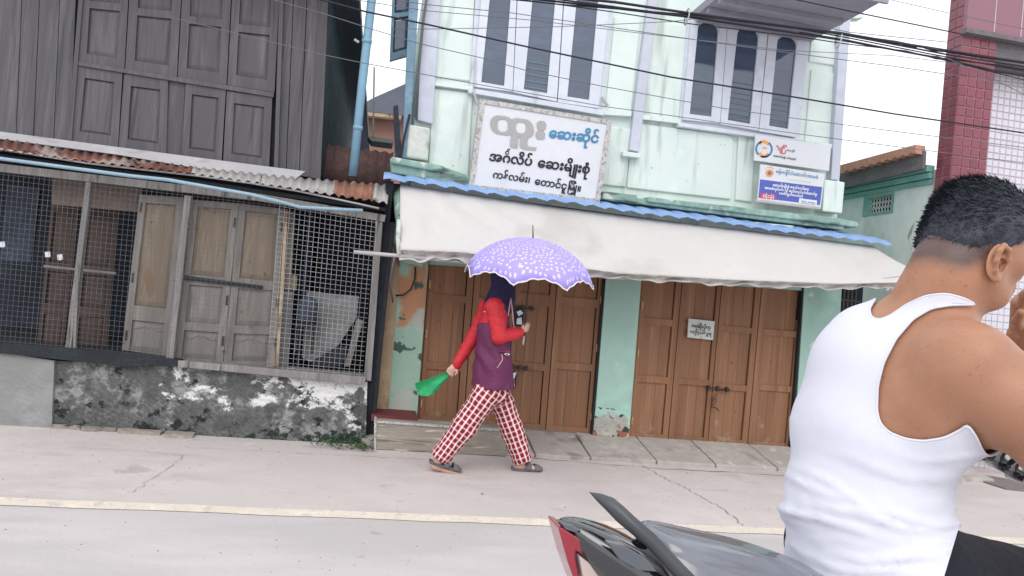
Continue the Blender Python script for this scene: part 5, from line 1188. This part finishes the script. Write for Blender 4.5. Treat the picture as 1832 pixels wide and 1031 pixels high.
nk0, nk1 = hp(-.022, 0, -.06), Q(1660, 600, 1.43)
shR, elR, haR = Q(1752, 668, 1.265), bp(.205, -.30, 1.20), bp(.53, -.33, 1.15)
shL, elL, haL = Q(1552, 628, 1.56), Q(1850, 715, 1.80), Q(1835, 580, 1.66)
t1, t2, t3, t4 = Q(1642, 658, 1.44), Q(1562, 785, 1.45), Q(1545, 900, 1.44), Q(1568, 1010, 1.43)
hR, hL = t4-ML*.10+UZ*.0, t4+ML*.10
knR, knL = t4+MF*.43-ML*.17-UZ*.06, t4+MF*.43+ML*.15-UZ*.06
anR, anL = knR-UZ*.44-MF*.10, knL-UZ*.44-MF*.10
torso = [ell(Q(1576, 692, 1.47), (.130, .140, .160), AXM), ecap(t1, t2, (.105, .145), (.120, .148), AXM), ecap(t2, t3, (.120, .148), (.110, .128), AXM), ecap(t3, t4, (.110, .128), (.128, .155), AXM),
         ell(t1-MF*.035-UZ*.03, (.095, .150, .12), AXM), cap(nk1-UZ*.02, shR+UZ*.028-MF*.01, .060, .050), cap(nk1-UZ*.02, shL+UZ*.028-MF*.01, .060, .050),
         ell(lerp(t1, shR, .62)-MF*.03-UZ*.05, (.075, .07, .11), AXM), ell(lerp(t1, shL, .62)-MF*.03-UZ*.05, (.075, .07, .11), AXM),
         ell(lerp(t1, shR, .55)+MF*.05-UZ*.06, (.07, .09, .075), AXM)]
armR = [cap(shR+ML*.02, shR+(elR-shR)*.22, .080, .074), cap(shR+(elR-shR)*.22, shR+(elR-shR)*.6, .070, .060), cap(shR+(elR-shR)*.6, elR, .060, .046), cap(elR, lerp(elR, haR, .3), .050, .050), cap(lerp(elR, haR, .3), haR, .050, .028)]
armL = [cap(shL-ML*.01, shL+(elL-shL)*.3, .074, .066), cap(shL+(elL-shL)*.3, elL, .062, .044), cap(elL, lerp(elL, haL, .3), .048, .047), cap(lerp(elL, haL, .3), haL, .046, .027)]
neck = [cap(nk0, nk1, .060, .066), cap(hp(-.045, 0, -.05), nk1-MF*.02, .052, .068), cap(hp(-.045, 0, -.075), Q(1640, 580, 1.45), .050, .066)]
head = [ell(hp(.004, 0, .02), (.090, .080, .096), AXH), ell(hp(.03, 0, -.035), (.066, .062, .075), AXH), ell(hp(.055, 0, -.085), (.035, .036, .030), AXH), cap(hp(-.0, -.05, -.065), hp(.05, -.03, -.092), .022, .02), cap(hp(-.0, .05, -.065), hp(.05, .03, -.092), .022, .02),
        cap(hp(.094, 0, .01), hp(.114, 0, -.028), .008, .013), cap(hp(.085, -.035, .022), hp(.085, .035, .022), .013, .013), cap(hp(.088, -.016, -.062), hp(.088, .016, -.062), .010, .010), ell(hp(.055, -.05, -.02), (.03, .02, .022), AXH), ell(hp(.055, .05, -.02), (.03, .02, .022), AXH)]
legs_ = [cap(hR, knR, .088, .060), cap(knR, anR, .055, .036), cap(hL, knL, .088, .060), cap(knL, anL, .055, .036)]
for a in (anR, anL): legs_ += [cap(a, a+MF*.03-UZ*.05, .036, .032), ecap(a-UZ*.055-MF*.03, a-UZ*.075+MF*.17, (.03, .036), (.018, .042), np.array([UZ, ML]))]
body_f = union([union(torso, .045), union(armR, .03), union(armL, .03), union(neck, .035), union(head, .022), union(legs_, .03)], .032)
lo = np.minimum.reduce([hc-.25, t4-.4, anR-.25, anL-.25, elR-.1, haR-.1]); hi = np.maximum.reduce([hc+.25, t4+.3, knR+.15, knL+.15, elR+.12, haR+.12, shR+.12, haL+.12])
V, F = sdf_mesh(body_f, lo, hi, .0105)
m = MB(); m.v = list(V); m.f = list(F)
def addm(V2, F2): o_ = len(m.v); m.v += list(V2); m.f += [tuple(i+o_ for i in f) for f in F2]
# ears: helix, antihelix, lobe and bowl in one fine implicit shape
def ear(s):
    def q(f, o_, u): return hp(-.014+(f-u*.22)*.88, s*(.0755+o_*.9), -.047+u*.88)
    hel = [q(.016, .006, -.004), q(.019, .012, .014), q(.010, .020, .030), q(-.008, .025, .033), q(-.020, .026, .020), q(-.021, .022, .0), q(-.014, .014, -.018), q(-.004, .008, -.030), q(.006, .004, -.030)]
    fs = [cap(a, b, .0046, .0046) for a, b in zip(hel[:-1], hel[1:])]+[cap(q(.008, .008, .016), q(-.010, .014, .014), .0035, .004), cap(q(-.010, .014, .014), q(-.011, .012, -.006), .004, .004), cap(q(.014, .004, -.010), q(.012, .007, -.004), .0055, .005), cap(q(-.002, .004, -.030), q(.002, .002, -.022), .008, .008)]
    plate = [ell(q(-.004, .008, .002), (.022, .0055, .034), AXH)]
    d = lambda P: smin(union(fs, .004)(P), union(plate, .004)(P), .003)
    bowl = ell(q(.004, .010, -.002), (.010, .009, .013), AXH)
    return lambda P: np.maximum(d(P), -bowl(P))
for s in (-1, 1):
    e_ = ear(s); c0 = hp(-.014, s*.085, -.047); v2, f2_ = sdf_mesh(e_, c0-.052, c0+.052, .0026); addm(v2, f2_)
hR_ = nrm(MF*.9+ML*.1); addm(*sdf_mesh(hand(haR+hR_*.02, hR_, ML, -UZ, 1.1, 1.15), haR-.14, haR+.15, .005))
hL_ = nrm(nrm(haL-elL)+MF*.25); addm(*sdf_mesh(hand(haL+hL_*.03, hL_, nrm(np.cross(hL_, ML)), -ML*.6-MF*.6, .75, 1.1), haL-.14, haL+.16, .005))
bdm = m.build('body', 'skin_tan', man, smooth=True)
# stubble fade: where cropped hair lets the skin through
me = bdm.data; co = np.array([v.co[:] for v in me.vertices])+np.array(man.location); d = co-hc; lf, ll, lu = d@tilt, d@HL, d@upm
hairline = lambda f: np.interp(f, [-.12, -.085, -.06, -.035, -.01, .02, .05, .075, .10], [-.056, -.064, -.062, -.042, -.006, .018, .040, .066, .072])
st_ = np.clip((lu-hairline(lf)+.026)/.030, 0, 1)**1.4*(np.linalg.norm(d, axis=1) < .16)
st_ *= (np.abs(ll) < .082+.02*(lu > .03))
at = me.color_attributes.new('stubble', 'FLOAT_COLOR', 'POINT'); at.data.foreach_set('color', np.stack([st_*.8]*3+[np.ones(len(co))], 1).astype(np.float32).ravel())
# hair: a cropped cap and short strands combed back
skull = union([ell(hp(.004, 0, .021), (.093, .084, .096), AXH), ell(hp(.015, 0, .072), (.082, .066, .052), AXH), ell(hp(-.056, 0, -.010), (.036, .060, .052), AXH)], .02)
V, F = sdf_mesh(skull, hc-.2, hc+.22, .007); V = V+normals(skull, V)*(.004*fbm(V, 40, (1, 1, 1)))[:, None]
d = V-hc; lf, ll, lu = d@tilt, d@HL, d@upm
g = lu-hairline(lf)+.012+.007*fbm(V, 60)+.006*fbm(V, 150); Vh, Fh = clip_mesh(V, F, g)
m = MB(); m.v = list(Vh); m.f = list(Fh); rr = random.Random(3); Nh = normals(skull, Vh)
rk = Vh-hc; hf, hu = rk@tilt, rk@upm
for k in range(9000):
    i = rr.randrange(len(Vh)); n_ = Nh[i]; p = Vh[i]+np.array([rr.uniform(-.004, .004) for _ in range(3)])
    topness = max(0, min(1, (hu[i]-.0)/.09)); ln = (.005+.019*topness*rr.uniform(.6, 1.2))*(.4+.6*min(1, max(0, (hu[i]-float(hairline(hf[i])))/.03)))
    comb = -tilt*.9+ML*rr.uniform(-.35, .35)-upm*.25*(1-topness)+n_*(.08+.16*rr.random()*topness); comb = nrm(comb-n_*max(0, -(comb@n_))*1.0); s_ = nrm(np.cross(comb, n_)); w_ = rr.uniform(.0005, .0012)
    p = p-n_*.001; q = p+comb*ln*.55+n_*.0018; e = p+comb*ln+n_*rr.uniform(-.0015, .0018)
    m.v += [p-s_*w_, p+s_*w_, q+s_*w_*.8, q-s_*w_*.8, e]; b0 = len(m.v)-5; m.f += [(b0, b0+1, b0+2, b0+3), (b0+3, b0+2, b0+4)]
m.build('hair', 'hair_black', man, smooth=True)
for s in (-1, 1):
    e = hp(.082, s*.031, .002); MB().ball(e, .0115).build('eye', 'trim_white', man, smooth=True); MB().ball(e+tilt*.0075, .0055).build('pupil', 'ink_black', man, smooth=True)
    MB().tube([hp(.090, s*.016, .022), hp(.096, s*.032, .027), hp(.082, s*.050, .022)], [.002, .0035, .002], 6).build('eyebrow', 'hair_black', man, smooth=True)
MB().tube([hp(.090, -.024, -.062), hp(.102, 0, -.059), hp(.090, .024, -.062)], [.003, .006, .003], 8).build('mouth', 'zip_pink', man, smooth=True)
# vest: skin offset outward, folds added, then cut along neckline, armholes and hem
vf = union([union(torso, .045), union(armR[:2], .03), union(armL[:1], .03), union(neck, .035), ecap(t3, t4-UZ*.08, (.114, .134), (.148, .178), AXM), cap(hR, lerp(hR, knR, .25), .092, .09)], .036)
lo = np.minimum.reduce([t4-.32, shL-.16, shR-.16]); hi = np.maximum.reduce([nk0+.12, shL+.16, shR+.16, t1+.28])
V, F = sdf_mesh(vf, lo, hi, .0075)
N = normals(vf, V); px_ = to_px(V); x_, y_ = px_[:, 0], px_[:, 1]
f_ = .0065+.003*fbm(V, 11)
def band(yc, slope, curv, wd, am, x0=1560, ph=0): return am*np.exp(-((y_-(yc+slope*(x_-x0)+curv*((x_-x0)/150)**2))/wd)**2)
wz = [(905, .28, -14, 9, .010, 1520), (930, .22, -20, 8, .009, 1560), (955, .20, -22, 8, .011, 1560), (978, .15, -26, 7, .009, 1570), (1000, .12, -26, 8, .011, 1580), (1024, .10, -24, 8, .009, 1580), (885, .35, -6, 9, .006, 1500), (815, .05, -22, 8, .004, 1660), (848, .12, -16, 14, .005, 1640), (860, .55, 0, 10, .004, 1470)]
for k, b_ in enumerate(wz): f_ = f_+band(b_[0]+6*np.sin(x_*.031+k), b_[1], b_[2], b_[3]*.72, b_[4]*.62, b_[5])*np.clip(.45+.75*np.sin(x_*.016+k*1.7), 0, 1.3)
f_ = f_+.012*np.exp(-((x_-1412)/26)**2-((y_-915)/18)**2)+.004*np.abs(fbm(V, 20, (1, 1, 2.2)))*np.clip((y_-800)/120, 0, 1)
arm_poly = [(1742, 545), (1700, 546), (1665, 552), (1632, 572), (1602, 607), (1580, 650), (1570, 690), (1568, 735), (1574, 758), (1590, 774), (1620, 786), (1652, 790), (1690, 784), (1722, 768), (1745, 745), (1757, 733), (1800, 770), (2300, 1000), (2300, 400), (1850, 560)]
neck_poly = [(1592, 517), (1566, 534), (1555, 553), (1558, 568), (1572, 573), (1592, 566), (1622, 545), (1655, 530), (1690, 525), (1722, 533), (1760, 552), (1850, 575), (2300, 500), (2300, 100), (1400, 100), (1480, 470), (1560, 505)]
V = V+N*f_[:, None]; px_ = to_px(V)
g = np.minimum(poly_sd(px_, neck_poly), np.where((V-t1)@ML < .03, poly_sd(px_, arm_poly), 99))*.001
g = np.minimum(g, cap(shL-ML*.02+MF*.0, elL, .084, .09)(V)+.0)
g = np.minimum(g, np.where(px_[:, 0] > 1735, cap(shR+(elR-shR)*.1, elR, .092, .09)(V), .05))
hemf = (V[:, 2]-(t4[2]-.085))
g = np.minimum(g, hemf); sidecut = ((1712-px_[:, 0])-(px_[:, 1]-945)*.30); g = np.minimum(g, np.maximum(sidecut, (940+(px_[:, 0]-1712)*.2)-px_[:, 1])*.001)
V2, F2 = clip_mesh(V, F, g)
vest = mesh_of(V2, F2, 'vest', 'vest_white', man, solid=.003)
# bound edges of the vest: a thin rolled seam along every cut
def edge_loops(Fs):
    cnt = {}
    for fc in Fs:
        for i in range(len(fc)): a, b_ = fc[i], fc[(i+1) % len(fc)]; cnt.setdefault((min(a, b_), max(a, b_)), []).append((a, b_))
    nxt = {v[0][0]: v[0][1] for v in cnt.values() if len(v) == 1}; out = []
    while nxt:
        s0, cur = next(iter(nxt.items())); L_ = [s0]; nxt.pop(s0)
        while cur in nxt: L_.append(cur); cur = nxt.pop(cur)
        if len(L_) > 30: out.append(L_)
    return out
for L_ in edge_loops(F2):
    P = V2[L_]
    for _ in range(3): P = (np.roll(P, 1, 0)+2*P+np.roll(P, -1, 0))/4
    if P[:, 2].max() < t4[2]+.02: continue
    MB().tube(list(P)+[P[0]], .0026, 6, cap=False).build('bound_edge', 'vest_white', vest, smooth=True)
# shorts
sf = union([ecap(t3-UZ*.0, t4, (.108, .125), (.137, .163), AXM), cap(hR+MF*.01, lerp(hR, knR, .8), .104, .088), cap(hL+MF*.01, lerp(hL, knL, .8), .104, .088)], .03)
V, F = sdf_mesh(sf, t4-(.45, .4, .25), t4+(.55, .4, .2), .011); V = V+normals(sf, V)*(.009*np.abs(fbm(V, 11))*np.clip(((V-t4)@MF-.08)/.1, 0, 1)+.001)[:, None]
top_ = 950-(0)*0; pxs = to_px(V); V, F = clip_mesh(V, F, np.minimum((t4[2]+.135+.05*((V-t4)@MF)) - V[:, 2], .95*.43*.75 - (V-t4)@MF+.06)); mesh_of(V, F, 'shorts', 'shorts_black', man, solid=.004)
for a in (anR, anL):
    rws = []
    for k in range(9): t = k/8; c0 = a-UZ*.098-MF*(.06-.27*t); wd = .034+.012*sin(pi*t); rws.append([c0-ML*wd+UZ*.012, c0+ML*wd+UZ*.012, c0+ML*wd-UZ*.006, c0-ML*wd-UZ*.006])
    s_ = MB().grid(rws, True).build('sandal', 'iron', man); MB().grid([[a-UZ*.085+MF*(.07+.035*j)+ML*.048*cos(u)+UZ*.055*sin(u) for u in np.linspace(0, pi, 9)] for j in range(2)]).build('strap', 'iron', s_, smooth=True, solid=.005)

# ------------------------------------------------------------------ his motorbike
M('bike_black', (.010, .011, .016), .07, .1, 6, bump=0, spec=.8, coat=1); M('reflection_and_grip_grey', (.10, .11, .13), .2, .1, 6, bump=0, spec=.6, coat=.5)
M('bike_red', (.30, .010, .026), .15, .08, 6, bump=0, spec=.6, coat=.7); M('lamp_clear', (.55, .45, .42), .15, .05, 6, bump=0)
M('seat_vinyl', (.15, .16, .19), .24, .15, 6, bump=.2, bs=40, spec=.7, bdist=.003, coat=.45); M('tyre', (.02, .02, .022), .9, .2, 20, bump=.4); M('rail_grey', (.055, .06, .065), .4, .1, 8, bump=0, spec=.5)  # seat grey is lightened to carry the sky's reflection
bk = thing('motorbike', 'black and red motorbike with a long seat and red tail lamp, ridden by the man', 'motorbike', (t4[0], t4[1], 0))
def loft(name, secs, mat, root, n=20, pw=2.6, **k):   # secs: (f, half width, z bottom, z top, side offset)
    rows = []
    for (ff, hw, z0, z1, lo_) in secs:
        r_ = []
        for j in range(n):
            a = 2*pi*j/n; cx_, sx_ = cos(a), sin(a); r_.append(bp(ff, lo_+hw*abs(cx_)**(2/pw)*(1 if cx_ > 0 else -1), (z0+z1)/2+(z1-z0)/2*abs(sx_)**(2/pw)*(1 if sx_ > 0 else -1)))
        rows.append(r_)
    mb = MB().grid(rows, True); mb.f.append(tuple(range(n))); mb.f.append(tuple(len(mb.v)-1-j for j in range(n))); return mb.build(name, mat, root, smooth=True, **k)
# tail cowl, lamp, grab rail, seat
cowl = loft('tail_cowl', [(-.665, .008, 1.058, 1.070, 0), (-.650, .022, 1.040, 1.072, 0), (-.62, .050, .995, 1.070, 0), (-.57, .074, .95, 1.058, 0), (-.50, .096, .90, 1.030, 0), (-.42, .108, .86, .975, 0), (-.30, .114, .82, .94, 0), (-.1, .108, .78, .89, 0), (.1, .09, .72, .86, 0), (.22, .06, .62, .80, 0)], 'bike_black', bk, sub=1)
def plate(pts, l, th, name, mat, par, bevel=.002): return MB().pris([bx(x, y, l) for x, y in pts], BL*th).build(name, mat, par, bevel=bevel)
lamp = plate([(999, 944), (1006, 944), (1030, 960), (1064, 984), (1090, 1008), (1120, 1046), (1112, 1054), (1082, 1026), (1050, 1000), (1031, 986), (1030, 1000), (1042, 1056), (1034, 1056), (1016, 1006)], -.034, .066, 'tail_lamp', 'bike_red', bk, .003)
plate([(1036, 994), (1052, 1006), (1084, 1034), (1104, 1056), (1048, 1056)], -.040, .078, 'lens', 'lamp_clear', lamp)
plate([(1002, 934), (1022, 940), (1040, 949), (1030, 954), (1012, 948)], -.036, .02, 'reflection_patch', 'reflection_and_grip_grey', bk)  # grey reflections on the glossy tail, drawn as two thin plates
plate([(1088, 972), (1120, 978), (1151, 996), (1178, 1024), (1142, 1021), (1112, 1004)], -.102, .02, 'reflection_patch', 'reflection_and_grip_grey', bk)
up_px = [(1055, 881), (1078, 884), (1098, 891), (1116, 906), (1135, 924), (1173, 957), (1219, 1006), (1262, 1050)]; lo_px = [(1055, 882), (1067, 896), (1084, 913), (1104, 934), (1122, 949), (1154, 976), (1190, 1014), (1222, 1052)]
rows = []
for k, (a, b_) in enumerate(zip(up_px, lo_px)):
    t = k/7; l = lerp(-.030, -.115, t); pa, pb = bx(*a, l), bx(*b_, l); wd = .004+.016*min(1, t*3); pc = (pa+pb)/2; hv = (pa-pb)/2
    rows.append([pc+hv*cos(u)+BL*wd*sin(u) for u in np.linspace(0, 2*pi, 12, endpoint=False)])
mb = MB().grid(rows, True); mb.f.append(tuple(range(12))); mb.f.append(tuple(len(mb.v)-1-j for j in range(12))); gr = mb.build('grab_rail', 'rail_grey', bk, smooth=True)
MB().tube([bx(1262, 1050, -.115), bp(-.36, -.125, .93), bp(-.20, -.12, .90)], .016, 8).build('grab_rail_foot', 'rail_grey', gr, smooth=True)
MB().tube([bp(-.36, .125, .93), bp(-.47, .12, .955), bp(-.55, .07, .985), bp(-.58, 0, 1.0)], .014, 8).build('grab_rail_foot', 'rail_grey', gr, smooth=True)
srows = []
for (ff, hw, zt_) in ((-.505, .03, 1.045), (-.49, .078, 1.052), (-.46, .105, 1.046), (-.40, .120, 1.034), (-.32, .127, 1.020), (-.25, .128, 1.006), (-.18, .126, .985), (-.12, .123, .965), (-.05, .118, .948), (.05, .105, .930), (.15, .085, .925), (.24, .06, .935), (.27, .03, .925)):
    r_ = []
    for j in range(45):
        s_ = -1+2*j/44; edge = abs(s_)**5; wob = .0015*mn.noise(Vector((ff*12, s_*3, 1)))-.0045*(math.exp(-((s_-.74)/.05)**2)+math.exp(-((s_+.74)/.05)**2)+.7*math.exp(-((s_-.5-.5*ff)/.06)**2))
        r_.append(bp(ff, hw*s_, zt_+.012*(1-s_*s_)-.055*edge+wob))
    r_ = [bp(ff, -hw*.93, zt_-.10)]+r_+[bp(ff, hw*.93, zt_-.10)]; srows.append(r_)
seat = MB().grid(srows).build('seat', 'seat_vinyl', bk, smooth=True, sub=1)
# frame covers, wheels, fork, handlebar: mostly below or beyond the picture
loft('leg_shield', [(.18, .06, .45, .80, 0), (.32, .075, .38, .78, 0), (.45, .13, .36, .92, 0), (.53, .15, .42, 1.0, 0), (.60, .10, .60, 1.06, 0)], 'bike_black', bk)
loft('side_cover', [(-.45, .09, .62, .86, 0), (-.25, .11, .50, .84, 0), (0, .105, .45, .80, 0), (.22, .075, .42, .70, 0)], 'bike_red', bk)
loft('engine', [(-.08, .08, .24, .46, 0), (.05, .11, .20, .50, 0), (.22, .10, .22, .48, 0), (.34, .06, .28, .42, 0)], 'rail_grey', bk)
def wheel(fc):
    c0 = bp(fc, 0, .30); R1 = .30; rows = []
    for k in range(33):
        a = 2*pi*k/32; d_ = BF*cos(a)+UZ*sin(a); rows.append([c0+d_*(R1-.035+.035*cos(u))+BL*.038*sin(u) for u in np.linspace(0, 2*pi, 11)])
    wl = MB().grid(rows).build('wheel', 'tyre', bk, smooth=True); mb = MB().tube([c0+(BF*cos(a)+UZ*sin(a))*.235 for a in np.linspace(0, 2*pi, 33)], .014, 6)
    mb.build('rim', 'chrome', wl, smooth=True); MB().tube([c0-BL*.05, c0+BL*.05], .04, 12).build('hub', 'chrome', wl)
    mb = MB()
    for k in range(10): a = 2*pi*k/10; mb.tube([c0, c0+(BF*cos(a)+UZ*sin(a))*.235], .007, 5)
    mb.build('spokes', 'chrome', wl)
wheel(-.50); wheel(.76)
for s in (-1, 1):
    MB().tube([bp(.76, s*.075, .30), bp(.60, s*.075, .98)], .018, 8).build('fork', 'chrome', bk, smooth=True)
    MB().tube([bp(-.50, s*.08, .30), bp(-.10, s*.075, .34)], .018, 8).build('swingarm', 'rail_grey', bk, smooth=True)
    MB().tube([bp(-.42, s*.09, .38), bp(-.36, s*.09, .70)], .022, 8).build('shock', 'chrome', bk, smooth=True)
    MB().tube([bp(.335, s*.05, .40), bp(.335, s*.20, .40)], .012, 8).build('footpeg', 'tyre', bk, smooth=True)
rows = [[bp(.76+.33*cos(a), l, .30+.335*sin(a)) for l in (-.05, -.03, .03, .05)] for a in np.linspace(.5, 2.5, 14)]; MB().grid(rows).build('mudguard', 'bike_red', bk, smooth=True, solid=.004)
rows = [[bp(-.50+.33*cos(a), l, .30+.345*sin(a)) for l in (-.055, -.03, .03, .055)] for a in np.linspace(.9, 2.9, 14)]; MB().grid(rows).build('mudguard', 'bike_black', bk, smooth=True, solid=.004)
MB().tube([bp(-.2, -.13, .28), bp(-.75, -.15, .36)], [.035, .045], 12).build('exhaust', 'chrome', bk, smooth=True)
loft('front_cowl', [(.56, .10, .88, 1.12, 0), (.64, .12, .86, 1.14, 0), (.70, .10, .88, 1.10, 0), (.74, .04, .94, 1.04, 0)], 'bike_black', bk)
MB().ball(bp(.715, 0, 1.0), (.05, .05, .045)).build('headlight', 'lamp_clear', bk, smooth=True)
gl = [bx(1728, 803, .375), bx(1768, 813, .30), bx(1800, 826, .24)]
bar = MB().tube([bp(.53, -.37, 1.15), bp(.56, -.22, 1.145), bp(.60, -.08, 1.10), bp(.60, .08, 1.10), gl[2], gl[1], gl[0]], .011, 10).build('handlebar', 'rail_grey', bk, smooth=True)
MB().tube([gl[0], lerp(gl[0], gl[1], .1), gl[1]], [.016, .020, .019], 12).build('grip', 'reflection_and_grip_grey', bar, smooth=True)
MB().tube([bp(.53, -.38, 1.15), bp(.555, -.25, 1.146)], .018, 12).build('grip', 'tyre', bar, smooth=True)
sw = gl[2]; MB().tube([sw+BL*.035, sw-BL*.02], [.026, .030], 14).build('switch_pod', 'bike_black', bar, smooth=True); MB().tube([sw-UZ*.012-BL*.015, sw-UZ*.02-BL*.05+BF*.01], [.028, .022], 12).build('switch_pod', 'bike_black', bar, smooth=True)
MB().tube([sw+BF*.035, lerp(gl[0], sw, .6)+BF*.06-UZ*.012, gl[0]+BF*.05-UZ*.02], [.007, .006, .005], 7).build('brake_lever', 'rail_grey', bar, smooth=True)
